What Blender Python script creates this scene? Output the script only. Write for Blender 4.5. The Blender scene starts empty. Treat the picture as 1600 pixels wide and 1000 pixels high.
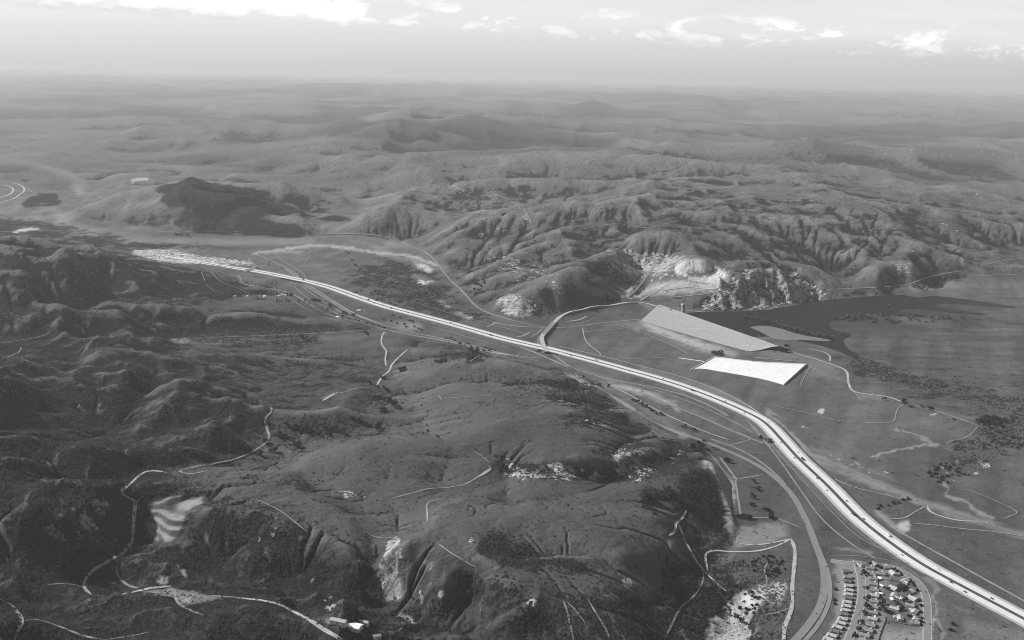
import bpy, math, random
import numpy as np
random.seed(7)
rng = np.random.default_rng(7)
SC = bpy.context.scene

# ------------------------------------------------------------------ camera
CAMZ, FPX = 850.0, 1716.0
PITCH, ROLL = math.atan(382.0/FPX), math.atan(0.022)
X0 = np.array([1., 0, 0]); FW = np.array([0, math.cos(PITCH), -math.sin(PITCH)])
U0 = np.array([0, math.sin(PITCH), math.cos(PITCH)])
RT = math.cos(ROLL)*X0 + math.sin(ROLL)*U0
UP = -math.sin(ROLL)*X0 + math.cos(ROLL)*U0
cam_d = bpy.data.cameras.new('camera'); cam = bpy.data.objects.new('camera', cam_d)
SC.collection.objects.link(cam); SC.camera = cam
cam_d.sensor_width = 36.0; cam_d.lens = FPX/1600*36.0
cam_d.clip_start = 1.0; cam_d.clip_end = 400000.0
from mathutils import Matrix, Vector
cam.matrix_world = Matrix(((RT[0], UP[0], -FW[0], 0), (RT[1], UP[1], -FW[1], 0), (RT[2], UP[2], -FW[2], CAMZ), (0, 0, 0, 1)))

# ------------------------------------------------------------------ light
SUN_EL = math.radians(34.0)
SUN_AZ = math.radians(-64.0)          # clockwise from +Y (view direction): the sun stands far left
sd = Vector((math.sin(SUN_AZ)*math.cos(SUN_EL), math.cos(SUN_AZ)*math.cos(SUN_EL), math.sin(SUN_EL)))
sun_d = bpy.data.lights.new('sun', 'SUN'); sun_d.energy = 5.0; sun_d.angle = math.radians(0.5)
sun_d.color = (1.0, 1.0, 1.0)
sun = bpy.data.objects.new('sun', sun_d); SC.collection.objects.link(sun)
sun.rotation_euler = sd.to_track_quat('Z', 'Y').to_euler()
sun.location = (0, 0, 5000)
SC.view_settings.view_transform = 'Standard'; SC.view_settings.look = 'None'
SC.view_settings.exposure = 0.40; SC.view_settings.gamma = 1.0; SC.view_settings.use_curve_mapping = False
SC.cycles.use_denoising = True; SC.cycles.denoising_prefilter = 'ACCURATE'; SC.cycles.filter_width = 1.0; SC.cycles.pixel_filter_type = 'BLACKMAN_HARRIS'
SC.cycles.max_bounces = 4; SC.cycles.diffuse_bounces = 2; SC.cycles.volume_bounces = 0
SC.cycles.sample_clamp_indirect = 4.0

# world: sky in black and white with a far band of cumulus
W = bpy.data.worlds.new('World'); SC.world = W; W.use_nodes = True
nt = W.node_tree; nt.nodes.clear()
def N(t, tree=None, **kw):
    n = (tree or nt).nodes.new(t)
    for k, v in kw.items(): setattr(n, k, v)
    return n
def mth(tree, op, a, b=None, c=None, clamp=False):
    n = tree.nodes.new('ShaderNodeMath'); n.operation = op; n.use_clamp = clamp
    for i, s in enumerate((a, b, c)):
        if s is None: continue
        if isinstance(s, (int, float)): n.inputs[i].default_value = s
        else: tree.links.new(s, n.inputs[i])
    return n.outputs[0]
def mrange(tree, x, a, b, c=0.0, d=1.0, smooth=True):
    n = tree.nodes.new('ShaderNodeMapRange'); n.interpolation_type = 'SMOOTHSTEP' if smooth else 'LINEAR'
    tree.links.new(x, n.inputs[0])
    for i, s in enumerate((a, b, c, d)):
        if isinstance(s, (int, float)): n.inputs[i+1].default_value = s
        else: tree.links.new(s, n.inputs[i+1])
    return n.outputs[0]
def noise(tree, vec, scale, detail=4, rough=0.55, dist=0.0, dim='3D'):
    n = tree.nodes.new('ShaderNodeTexNoise'); n.noise_dimensions = dim
    n.inputs['Scale'].default_value = scale; n.inputs['Detail'].default_value = detail
    n.inputs['Roughness'].default_value = rough; n.inputs['Distortion'].default_value = dist
    if vec is not None: tree.links.new(vec, n.inputs['Vector'])
    return n.outputs[0]
sky = N('ShaderNodeTexSky', sky_type='NISHITA'); sky.sun_disc = False
sky.sun_elevation = SUN_EL; sky.sun_rotation = SUN_AZ; sky.altitude = 800; sky.air_density = 1.0; sky.dust_density = 3.0
bw = N('ShaderNodeRGBToBW'); nt.links.new(sky.outputs[0], bw.inputs[0])
tc = N('ShaderNodeTexCoord'); sep = N('ShaderNodeSeparateXYZ'); nt.links.new(tc.outputs['Generated'], sep.inputs[0])
sx, sy, sz = sep.outputs
azi = mth(nt, 'ARCTAN2', sx, sy)
hor = mth(nt, 'SQRT', mth(nt, 'ADD', mth(nt, 'MULTIPLY', sx, sx), mth(nt, 'MULTIPLY', sy, sy)))
ele = mth(nt, 'ARCTAN2', sz, hor)
comb = N('ShaderNodeCombineXYZ')
nt.links.new(mth(nt, 'MULTIPLY', azi, 1.0), comb.inputs[0]); nt.links.new(mth(nt, 'MULTIPLY', ele, 2.6), comb.inputs[1])
# the cloud base sinks from the left to the right of the view and stays level behind
base_el = mth(nt, 'ADD', mth(nt, 'MULTIPLY', mth(nt, 'SINE', azi), -0.030), 0.0335)
rel = mth(nt, 'SUBTRACT', ele, base_el)          # height over the cloud base, radians
n1 = noise(nt, comb.outputs[0], 16.0, 7, 0.6, 0.3)
n2 = noise(nt, comb.outputs[0], 5.0, 3, 0.5)
n3 = noise(nt, comb.outputs[0], 55.0, 5, 0.6, 0.2)
wob = mth(nt, 'MULTIPLY_ADD', n3, 0.012, -0.006)
relw = mth(nt, 'ADD', rel, wob)
band = mth(nt, 'MULTIPLY', mrange(nt, relw, 0.000, 0.004), mrange(nt, relw, 0.016, 0.030, 1.0, 0.0))
left_more = mrange(nt, azi, -0.45, 0.1, 0.13, 0.0)
dens = mth(nt, 'ADD', mth(nt, 'MULTIPLY', n1, 0.75), mth(nt, 'ADD', mth(nt, 'MULTIPLY', n2, 0.35), left_more))
puff = mth(nt, 'MULTIPLY', mrange(nt, dens, 0.56, 0.66), band)
lumps = N('ShaderNodeCombineXYZ'); nt.links.new(azi, lumps.inputs[0]); nt.links.new(mth(nt, 'MULTIPLY', ele, 1.9), lumps.inputs[1])
n4 = noise(nt, lumps.outputs[0], 42.0, 6, 0.6, 0.4)
band2 = mth(nt, 'MULTIPLY', mrange(nt, relw, -0.002, 0.001), mrange(nt, relw, 0.005, 0.013, 1.0, 0.0))
puff = mth(nt, 'MAXIMUM', puff, mth(nt, 'MULTIPLY', mth(nt, 'MULTIPLY', mrange(nt, n4, 0.50, 0.58), band2), 0.85))
streak = N('ShaderNodeCombineXYZ'); nt.links.new(azi, streak.inputs[0]); nt.links.new(mth(nt, 'MULTIPLY', ele, 14.0), streak.inputs[1])
s1 = noise(nt, streak.outputs[0], 4.0, 5, 0.55)
veil = mth(nt, 'MULTIPLY', mrange(nt, rel, -0.004, 0.02), mrange(nt, s1, 0.3, 0.7, 0.35, 1.0))
shade = mrange(nt, mth(nt, 'ADD', rel, mth(nt, 'MULTIPLY_ADD', n3, 0.02, -0.01)), 0.000, 0.014, 0.58, 0.90)
skyl = mth(nt, 'MULTIPLY', bw.outputs[0], 0.05)
lo = mth(nt, 'ADD', mth(nt, 'MULTIPLY', skyl, 0.10), mrange(nt, azi, -0.5, 0.5, 0.52, 0.44, smooth=False))     # haze-laden low sky
hi = mth(nt, 'ADD', mth(nt, 'MULTIPLY', skyl, 0.10), 0.62)
lo = mth(nt, 'MULTIPLY', lo, mrange(nt, ele, 0.002, 0.042, 0.92, 1.18, smooth=False))
lowsky = mth(nt, 'ADD', mth(nt, 'MULTIPLY', lo, mth(nt, 'SUBTRACT', 1.0, veil)), mth(nt, 'MULTIPLY', hi, veil))
# above about 12 degrees the veil gives way to the plain sky
upf = mrange(nt, ele, 0.08, 0.30)
clr = mth(nt, 'ADD', mth(nt, 'MULTIPLY', lowsky, mth(nt, 'SUBTRACT', 1.0, upf)), mth(nt, 'MULTIPLY', skyl, upf))
cl = mth(nt, 'ADD', mth(nt, 'MULTIPLY', clr, mth(nt, 'SUBTRACT', 1.0, puff)), mth(nt, 'MULTIPLY', shade, puff))
bg = N('ShaderNodeBackground'); bg.inputs['Strength'].default_value = 1.0
ccol = N('ShaderNodeCombineColor')
for i in range(3): nt.links.new(cl, ccol.inputs[i])
nt.links.new(ccol.outputs[0], bg.inputs['Color'])
wo = N('ShaderNodeOutputWorld'); nt.links.new(bg.outputs[0], wo.inputs['Surface'])

# ------------------------------------------------------------------ numeric helpers
def project(x, y, z):
    dx, dy, dz = x, y, z-CAMZ
    zc = dy*FW[1] + dz*FW[2]
    return (800 + FPX*(dx*RT[0]+dy*RT[1]+dz*RT[2])/zc, 500 - FPX*(dx*UP[0]+dy*UP[1]+dz*UP[2])/zc)
def ray(u, v):
    u = np.asarray(u, float); v = np.asarray(v, float)
    a = (u-800)/FPX; b = -(v-500)/FPX
    return np.stack([FW[i] + a*RT[i] + b*UP[i] for i in range(3)], -1)
def at(u, v, z=0.0):
    d = ray(u, v); t = (z-CAMZ)/d[..., 2]
    return np.stack([d[..., 0]*t, d[..., 1]*t, np.zeros_like(t)+z], -1)
def sstep(a, b, x):
    t = np.clip((x-a)/(b-a), 0, 1); return t*t*(3-2*t)
def h2(ix, iy, seed):
    h = (ix.astype(np.int64)*374761393 + iy.astype(np.int64)*668265263 + seed*2147483647) & 0xffffffff
    h = ((h ^ (h >> 13))*1274126177) & 0xffffffff
    h = ((h ^ (h >> 16))*2246822519) & 0xffffffff
    return ((h ^ (h >> 15)) & 0xffffff).astype(np.float32)/np.float32(0xffffff)
def vnoise(x, y, seed=0):
    ix = np.floor(x); iy = np.floor(y); fx = (x-ix).astype(np.float32); fy = (y-iy).astype(np.float32)
    ix = ix.astype(np.int64); iy = iy.astype(np.int64)
    fx = fx*fx*fx*(fx*(fx*6-15)+10); fy = fy*fy*fy*(fy*(fy*6-15)+10)
    a = h2(ix, iy, seed); b = h2(ix+1, iy, seed); c = h2(ix, iy+1, seed); d = h2(ix+1, iy+1, seed)
    return (a+(b-a)*fx)*(1-fy) + (c+(d-c)*fx)*fy
def fbm(x, y, octs=4, seed=0, gain=0.5):
    s = 0; a = 1; t = 0
    for o in range(octs):
        s = s + a*vnoise(x*2**o+o*17.3, y*2**o-o*9.1, seed+o); t += a; a *= gain
    return s/t
def ridged(x, y, octs=4, seed=0):
    s = 0; a = 1; t = 0; w = 1
    for o in range(octs):
        n = 1-np.abs(2*vnoise(x*2**o+o*11.7, y*2**o+o*5.3, seed+o)-1)
        n = n*n; s = s + a*n*w; t += a; w = np.clip(n*1.6, 0, 1); a *= 0.5
    return s/t
def stripes(px, py, dx, dy, seed):
    ix = np.floor(px); iy = np.floor(py); fx = (px-ix).astype(np.float32); fy = (py-iy).astype(np.float32)
    ix = ix.astype(np.int64); iy = iy.astype(np.int64)
    va = np.zeros_like(fx); wt = np.zeros_like(fx)
    for i in (-1, 0, 1, 2):
        for j in (-1, 0, 1, 2):
            cx = ix+i; cy = iy+j
            qx = fx-i-0.6*(h2(cx, cy, seed)-0.5); qy = fy-j-0.6*(h2(cx, cy, seed+5)-0.5)
            w = np.exp(-(qx*qx+qy*qy)*2.0)
            va += np.cos(6.2832*(qx*dx+qy*dy))*w; wt += w
    return va/wt
def spline(pts, n=8):
    P = np.array(pts, float)
    if len(P) < 3:
        t = np.linspace(0, 1, n+1)[:, None]; return P[0]*(1-t)+P[-1]*t
    Q = np.vstack([2*P[0]-P[1], P, 2*P[-1]-P[-2]]); out = []
    for i in range(len(P)-1):
        a, b, c, d = Q[i:i+4]
        for t in np.arange(n)/n:
            out.append(0.5*(2*b+(c-a)*t+(2*a-5*b+4*c-d)*t*t+(3*b-a-3*c+d)*t**3))
    out.append(P[-1]); return np.array(out)

# ------------------------------------------------------------------ painted maps (traced ground cover and roughness), on the photo's own frame
MU0, MV0, MS = -400, 60, 2.0
MW, MH = 1200, 660
gu = MU0+(np.arange(MW)+0.5)*MS; gv = MV0+(np.arange(MH)+0.5)*MS
def blur(m, r):
    r = int(round(r/MS))
    if r < 1: return m
    for _ in range(2):
        for ax in (0, 1):
            p = np.pad(m, [(r+1, r) if a == ax else (0, 0) for a in (0, 1)], mode='edge')
            c = np.cumsum(p, axis=ax)
            m = (np.take(c, range(2*r+1, c.shape[ax]), axis=ax)-np.take(c, range(0, c.shape[ax]-2*r-1), axis=ax))/(2*r+1)
    return m
def poly(pts, feather=4):
    P = np.array(pts, float); U, V = np.meshgrid(gu, gv); m = np.zeros(U.shape, bool)
    u0, u1 = P[:, 0].min(), P[:, 0].max(); v0, v1 = P[:, 1].min(), P[:, 1].max()
    i0, i1 = max(0, int((v0-MV0)/MS)-1), min(MH, int((v1-MV0)/MS)+2); j0, j1 = max(0, int((u0-MU0)/MS)-1), min(MW, int((u1-MU0)/MS)+2)
    Us, Vs = U[i0:i1, j0:j1], V[i0:i1, j0:j1]; s = np.zeros(Us.shape, bool)
    for a in range(len(P)):
        x1, y1 = P[a-1]; x2, y2 = P[a]
        if y1 == y2: continue
        s ^= ((y1 > Vs) != (y2 > Vs)) & (Us < (x2-x1)*(Vs-y1)/(y2-y1)+x1)
    m[i0:i1, j0:j1] = s
    return blur(m.astype(np.float32), feather)
def stroke(pts, w, feather=2):
    S = spline(pts, 6); m = np.zeros((MH, MW), np.float32)
    d = np.hypot(*np.diff(S, axis=0).T); 
    for a in range(len(S)-1):
        k = max(1, int(d[a]/1.0))
        for t in np.linspace(0, 1, k, endpoint=False):
            u, v = S[a]*(1-t)+S[a+1]*t; rr = w/2
            i0, i1 = int((v-rr-MV0)/MS), int((v+rr-MV0)/MS)+1; j0, j1 = int((u-rr-MU0)/MS), int((u+rr-MU0)/MS)+1
            if i0 < 0 or j0 < 0 or i1 > MH or j1 > MW: continue
            m[i0:i1, j0:j1] = 1
    return blur(m, feather)
def msample(m, u, v):
    x = np.clip((u-MU0)/MS-0.5, 0, MW-1.001); y = np.clip((v-MV0)/MS-0.5, 0, MH-1.001)
    i = y.astype(int); j = x.astype(int); fy = y-i; fx = x-j
    return (m[i, j]*(1-fx)+m[i, j+1]*fx)*(1-fy)+(m[i+1, j]*(1-fx)+m[i+1, j+1]*fx)*fy

# ------------------------------------------------------------------ relief: traced ridges and valley lines (u, v, height in m)
LINES = [
 # freeway corridor and canyon floor
 [(-400,350,4),(0,360,2),(200,392,0),(330,410,0),(440,432,0),(600,480,0),(750,520,0),(850,550,0),(1000,585,0),(1100,610,0),(1200,670,0),(1280,750,0),(1400,840,0),(1600,970,2),(1800,1090,5)],
 [(460,460,2),(520,490,3),(600,515,5),(700,532,5),(800,560,5),(880,580,5),(1000,645,6),(1100,690,6),(1200,740,5),(1260,820,5),(1290,900,6),(1250,1000,8),(1200,1100,10)],
 [(-300,330,0),(0,330,0),(100,352,2),(230,364,2),(480,366,2),(620,380,2),(690,415,2),(740,475,2),(800,503,2)],
 [(300,385,0),(500,385,0),(640,440,0),(700,490,0)],
 [(560,400,0),(600,440,0)], [(870,530,0),(960,520,0),(1000,540,0),(1080,556,0)],
 [(1000,500,0),(920,520,0)], [(1150,620,2),(1300,650,4),(1500,650,4),(1800,700,5)], [(1300,700,2),(1450,730,3),(1800,860,5)],
 [(1500,850,3),(1600,880,5),(1850,1000,8)], [(1320,880,8),(1440,900,8),(1460,1000,10),(1400,1090,10)],
 # reservoir and basin floor
 [(1090,492,3),(1180,480,3),(1290,470,3),(1430,462,4),(1600,455,4),(1850,470,4)], [(1200,505,3),(1320,545,3),(1400,580,4),(1600,600,4),(1850,620,4)],
 [(1250,520,4),(1500,520,4),(1850,540,4)],
 # foot of the far hills
 [(740,455,6),(770,490,6),(870,498,6),(960,478,8),(1030,468,10),(1090,482,6)], [(1290,462,6),(1420,452,6),(1500,437,6),(1600,432,6),(1850,425,6)],
 # isolated hill in the cloud's shadow
 [(110,348,6),(150,322,60),(200,300,110),(280,284,190),(340,280,215),(385,286,190),(415,300,120),(432,318,40)],
 [(290,291,190),(340,288,200),(385,293,165),(405,303,115)], [(310,305,130),(350,304,135),(390,312,85)],
 [(200,300,110),(225,320,90),(240,345,30),(245,358,8)], [(280,285,190),(300,320,110),(300,345,30)],
 [(130,335,30),(180,345,25),(225,352,15)],
 [(60,280,5),(180,268,10),(300,262,15),(420,262,20)], [(432,325,20),(440,345,6)],
 # hills to the right of it
 [(500,362,8),(470,340,70),(455,310,140),(430,290,180),(450,270,200)],
 [(440,300,40),(500,258,60)],
 [(500,362,8),(520,345,20),(560,325,30),(560,290,50),(620,270,70)],
 [(520,362,8),(545,345,70),(590,338,100),(640,325,130),(700,300,190),(730,285,220),(800,280,230)],
 [(640,372,10),(655,340,90),(700,318,150)],
 [(700,410,10),(690,380,60),(720,350,120),(760,330,160),(830,300,240),(900,285,270),(1000,262,300)],
 [(745,450,10),(740,420,60),(790,395,110),(850,372,160),(900,350,190),(960,325,230),(1060,300,280),(1140,290,300),(1250,285,300)],
 [(720,430,15),(760,405,40),(830,385,80)], [(770,475,8),(800,440,60),(850,425,60),(930,400,90),(985,372,110)],
 [(800,500,10),(815,462,68),(850,440,100),(900,418,165),(935,395,190),(990,368,215),(1040,350,230)],
 [(870,495,10),(880,470,50),(905,445,92),(945,430,112)], [(960,478,10),(950,455,52),(905,440,98)],
 [(845,455,78),(870,458,72),(900,456,74),(925,458,60),(950,468,32)], [(860,475,44),(890,474,44),(920,474,35)],
 [(1000,470,12),(990,455,25),(1010,440,35),(980,410,60),(960,395,80)],
 [(1020,462,12),(1060,450,50),(1100,452,30),(1130,445,30)],
 [(1035,420,70),(1060,405,130),(1100,408,140),(1135,430,60),(1120,440,40)], [(1060,405,130),(1100,385,170),(1180,360,200),(1280,340,230),(1380,330,250)],
 # pale cliffs above the reservoir
 [(1110,480,8),(1120,465,40),(1150,430,105),(1180,420,120),(1230,424,115),(1265,440,75),(1290,465,8)], [(1185,480,6),(1190,455,60),(1180,430,110)],
 [(1150,425,100),(1130,410,90),(1180,400,110),(1260,415,80),(1290,440,40)],
 [(1290,463,8),(1340,440,40),(1370,425,90),(1400,400,130),(1440,385,160),(1450,350,200)], [(1330,435,30),(1300,410,60),(1270,395,100)],
 [(1400,452,10),(1430,435,60),(1440,410,100)], [(1480,438,10),(1500,400,90),(1510,370,130),(1520,330,180),(1480,300,220),(1380,300,240)],
 [(1600,400,60),(1560,350,130),(1500,290,200),(1450,260,240),(1300,250,260)], [(1850,380,20),(1750,330,40),(1620,300,60)],
 # abutments of the dam and the spillway shelf
 [(1160,554,1),(1185,549,12),(1207,543,30),(1225,545,30),(1245,549,25),(1265,555,15),(1300,566,7)], [(1207,543,30),(1203,548,18),(1200,556,5)],
 [(1110,557,3),(1140,560,5),(1190,566,6),(1262,569,6)], [(1080,580,0),(1130,583,0),(1190,594,0),(1230,604,0)],
 # far country
 [(-400,230,10),(0,235,10),(100,215,20),(250,200,40)], [(-400,180,10),(0,180,10),(300,170,30)],
 [(250,250,40),(330,240,80),(420,232,180),(500,225,200),(560,215,230)], [(450,255,100),(520,240,200),(580,235,260),(650,260,180)],
 [(560,262,90),(600,245,80),(680,225,120)],
 [(650,215,300),(700,195,340),(800,195,300),(880,210,260)], [(300,205,100),(400,185,220),(500,178,280),(600,170,300),(700,162,380),(900,160,350)],
 [(850,243,120),(1000,235,120),(1200,225,100),(1400,215,60)], [(900,262,260),(1000,245,270),(1100,245,280),(1230,235,300)],
 [(1300,225,260),(1380,222,280),(1450,240,240),(1550,265,160)], [(1500,225,60),(1600,235,30),(1850,250,20)],
 [(500,137,450),(600,133,520),(750,134,520),(900,142,450),(1050,146,430),(1200,150,380),(1400,160,300),(1600,165,200)],
 [(-400,140,20),(0,145,20),(300,145,60)], [(1000,180,150),(1300,185,120),(1600,195,40)], [(700,180,240),(900,180,200)],
 # left mountain, far shoulder
 [(-400,360,260),(-200,362,260),(0,372,235),(60,376,240),(90,374,245),(130,385,215),(190,398,160),(240,410,110),(300,418,70),(380,435,25),(440,448,6)],
 [(90,376,245),(105,400,220),(120,440,150),(118,470,130)], [(0,372,235),(30,420,220),(55,460,170),(80,500,140)], [(180,402,165),(215,440,120),(240,465,95)],
 [(60,395,190),(70,425,150)], [(150,405,150),(165,440,100),(170,465,80)],
 [(0,470,170),(40,500,130),(100,500,90),(180,475,80),(250,462,70),(330,460,45),(400,462,30),(470,468,8)],
 [(210,500,95),(240,480,100),(290,473,95),(350,478,75),(400,488,55)],
 [(95,514,140),(140,504,132),(220,500,108),(300,497,88),(400,491,66),(480,492,50),(540,500,30),(600,514,8)],
 [(-200,560,130),(0,540,105),(60,538,95),(120,536,82),(200,531,68),(270,534,58),(380,530,38),(500,525,22),(600,520,8)],
 [(280,545,62),(400,548,42),(520,545,28),(590,540,18)],
 [(-300,600,240),(-100,580,220),(0,566,165),(35,548,140),(80,541,125),(150,541,120),(230,545,95),(310,556,88),(400,565,62),(480,560,50),(560,562,38),(590,570,30)],
 [(35,548,140),(60,590,100),(100,640,80)], [(110,545,125),(85,600,95)], [(150,543,125),(130,600,110),(110,640,88)], [(165,570,125),(150,625,95)],
 [(120,570,85),(110,620,70)],
 [(200,588,152),(185,620,120),(165,655,85)], [(200,588,152),(240,585,110),(300,590,100)], [(240,590,90),(225,640,75)],
 [(280,598,150),(265,630,115),(245,665,85)], [(280,598,150),(310,605,130),(380,618,95),(460,630,70),(540,640,58)],
 [(320,557,92),(310,580,70)], [(380,570,60),(370,600,62)],
 [(300,628,110),(290,665,80)], [(-200,720,200),(0,690,120),(60,660,78),(180,664,72),(300,672,72),(380,682,72),(440,690,70),(520,676,60),(590,665,52),(640,652,44),(620,625,40),(600,600,32),(605,575,24),(602,540,14)],
 [(540,610,45),(500,600,52),(420,600,58)], [(440,580,50),(520,585,42)],
 [(-300,640,250),(-100,630,250),(0,622,215),(20,600,200),(40,610,165),(60,640,100)], [(0,622,215),(10,650,170)],
 [(-200,720,260),(0,690,195),(70,667,165),(110,672,120),(180,700,95),(230,715,95)],
 [(-200,780,280),(-60,750,250),(40,736,200),(100,722,190),(145,704,165),(200,706,120)], [(-50,720,170),(40,710,140),(90,700,120)],
 [(40,736,200),(60,800,190),(50,850,150),(40,880,110)], [(60,760,205),(150,780,170),(190,772,140)], [(90,800,160),(120,860,120),(100,900,95)],
 [(-300,900,220),(-100,860,180),(0,890,120),(60,905,98),(130,905,88),(170,885,85),(205,860,85),(215,830,95),(222,800,112),(190,772,135),(240,738,112),(300,735,100),(380,712,90),(415,690,80)],
 [(400,745,112),(450,720,98),(520,690,80)], [(240,760,135),(320,758,140),(400,765,150),(480,775,150)],
 [(225,800,118),(300,782,175),(320,772,185),(380,778,182),(440,790,178),(500,820,165),(550,850,158),(600,850,160),(645,838,172),(680,820,165),(670,795,150),(760,760,110)],
 [(300,790,172),(290,830,150),(262,870,118),(250,900,100)], [(440,800,176),(420,860,130),(395,920,92)], [(350,830,140),(340,880,105),(320,915,96)], [(385,830,160),(380,890,110)],
 [(240,905,98),(320,925,94),(440,942,82),(480,960,70),(540,1010,55),(600,1080,40)],
 [(250,925,102),(140,935,90),(60,960,85),(0,935,95),(-200,960,120)], [(-200,1080,200),(0,1010,140),(100,960,110),(200,935,118),(280,960,128),(380,965,112),(450,990,85)],
 [(280,960,128),(250,1040,140),(260,1150,160)], [(0,1060,90),(80,1040,80),(150,1100,80)],
 [(500,820,165),(490,870,120),(500,910,80)], [(460,870,105),(450,925,80)], [(550,850,158),(560,880,130),(545,920,85)], [(585,860,120),(580,930,68)],
 [(645,838,172),(640,870,145),(615,920,80),(575,945,62)], [(640,890,100),(650,930,85)], [(680,870,160),(700,900,140),(680,935,100),(660,950,85)],
 [(680,820,165),(700,860,165),(760,880,160),(800,920,150),(830,940,130),(800,990,90),(790,1040,60)], [(560,950,62),(650,965,60),(720,985,58),(760,1020,50),(800,1090,40)],
 [(640,960,80),(610,1010,70)],
 [(740,940,80),(700,960,75)], [(860,945,120),(900,975,90),(930,1040,60)], [(960,930,120),(1000,960,90),(1010,1040,40)],
 [(800,890,112),(850,890,100),(900,888,98),(960,900,85)], [(830,880,135),(900,870,130),(960,870,128),(1010,860,118),(1050,830,105)],
 # centre grass hills
 [(500,735,125),(540,745,130),(620,740,118),(700,755,100)], [(480,700,105),(560,705,125),(640,700,138),(700,705,125),(680,740,100)],
 [(640,700,138),(720,680,130),(800,660,118),(850,650,105)], [(540,800,120),(620,790,112),(700,790,112),(760,800,128),(860,810,132),(960,800,125),(1040,800,108)],
 [(600,770,112),(650,770,108),(690,768,104)], [(680,790,125),(660,830,120)],
 [(640,600,52),(700,570,88),(760,562,98),(820,572,88),(880,590,58)], [(660,545,26),(740,540,42),(760,552,26),(820,560,12)], [(700,535,12),(760,540,20)],
 [(700,600,92),(760,620,96),(830,612,90),(900,610,72),(940,622,34)], [(640,640,60),(700,640,90),(760,650,108)],
 [(850,650,105),(900,645,96),(950,655,62),(1000,668,12)], [(830,640,92),(880,632,72),(930,640,36)],
 [(850,680,118),(930,672,112),(990,680,96),(1040,690,60),(1085,705,12)], [(800,720,118),(880,718,112),(950,708,106),(1020,700,84)],
 [(1110,722,10),(1060,730,26),(1000,745,40),(930,752,48),(860,748,58),(800,742,72),(760,750,86),(740,765,96)],
 [(1030,705,76),(1050,735,30)], [(960,715,100),(980,742,44)], [(880,725,108),(890,745,58)],
 [(780,765,112),(860,765,112),(960,765,106),(1050,752,82),(1095,740,40)], [(1060,770,90),(1092,770,34),(1112,790,9)], [(1093,712,9),(1110,745,9),(1122,785,8),(1128,835,8),(1114,872,10)],
 [(900,835,128),(980,830,124),(1045,820,105),(1072,830,56),(1105,850,12)], [(1040,870,86),(1075,880,36),(1105,900,14)],
 [(1100,715,9),(1130,760,8),(1142,800,8),(1140,850,8),(1120,880,12),(1150,920,12),(1120,1000,14),(1080,1100,14)],
 [(1160,760,8),(1180,820,8),(1230,860,8),(1230,950,10),(1220,1050,10)], [(1050,900,62),(1080,960,40),(1040,1010,38),(980,1090,36)],
 [(400,640,75),(430,660,74)], [(560,640,52),(600,620,42)], [(-400,480,300),(-150,470,280)], [(-400,800,300),(-300,1000,300),(-200,1200,260)], [(300,1200,120),(600,1200,60),(900,1200,60),(1100,1200,20),(1600,1200,10),(1850,1250,10)],
]
# membrane through those lines on a conformal (bearing, log distance) grid
DS = 0.0055; TH0, TH1 = -0.66, 0.66; LR0, LR1 = math.log(900), math.log(130000)
nT = int((TH1-TH0)/DS)+1; nR = int((LR1-LR0)/DS)+1
acc = np.zeros((nR, nT)); cnt = np.zeros((nR, nT))
for L in LINES:
    P = np.array(L, float)
    P[:, 2] *= 1-0.30*sstep(440, 510, P[:, 1])*(1-sstep(1120, 1200, P[:, 0]))
    fz_ = (P[:, 1] < 440) & (P[:, 2] > 90) & (P[:, 0] > 445); P[fz_, 2] = 90+(P[fz_, 2]-90)*0.62
    for a in range(len(P)-1):
        p, q = P[a], P[a+1]
        A = at(p[0], p[1], p[2]); B = at(q[0], q[1], q[2])
        t = np.linspace(0, 1, 160)
        x = A[0]*(1-t)+B[0]*t; y = A[1]*(1-t)+B[1]*t; z = p[2]*(1-t)+q[2]*t
        th = np.arctan2(x, y); lr = np.log(np.hypot(x, y))
        j = np.round((th-TH0)/DS).astype(int); i = np.round((lr-LR0)/DS).astype(int)
        ok = (i >= 0) & (i < nR) & (j >= 0) & (j < nT)
        np.add.at(acc, (i[ok], j[ok]), z[ok]); np.add.at(cnt, (i[ok], j[ok]), 1)
def relax(h, fix, val, n):
    for _ in range(n):
        p = np.pad(h, 1, mode='edge')
        h = 0.25*(p[:-2, 1:-1]+p[2:, 1:-1]+p[1:-1, :-2]+p[1:-1, 2:])
        h[fix] = val[fix]
    return h
levels = [(acc, cnt)]
while min(levels[-1][0].shape) > 12:
    a, c = levels[-1]; a = np.pad(a, ((0, a.shape[0] % 2), (0, a.shape[1] % 2))); c = np.pad(c, ((0, c.shape[0] % 2), (0, c.shape[1] % 2)))
    levels.append((a[::2, ::2]+a[1::2, ::2]+a[::2, 1::2]+a[1::2, 1::2], c[::2, ::2]+c[1::2, ::2]+c[::2, 1::2]+c[1::2, 1::2]))
hh = None
for a, c in reversed(levels):
    fix = c > 0; val = np.where(fix, a/np.maximum(c, 1), 0)
    if hh is None: hh = np.full(a.shape, val[fix].mean())
    else: hh = np.repeat(np.repeat(hh, 2, 0), 2, 1)[:a.shape[0], :a.shape[1]]
    hh[fix] = val[fix]; hh = relax(hh, fix, val, 220)
for _ in range(3):
    p = np.pad(hh, 1, mode='edge'); hh = 0.5*hh+0.125*(p[:-2, 1:-1]+p[2:, 1:-1]+p[1:-1, :-2]+p[1:-1, 2:])

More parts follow.
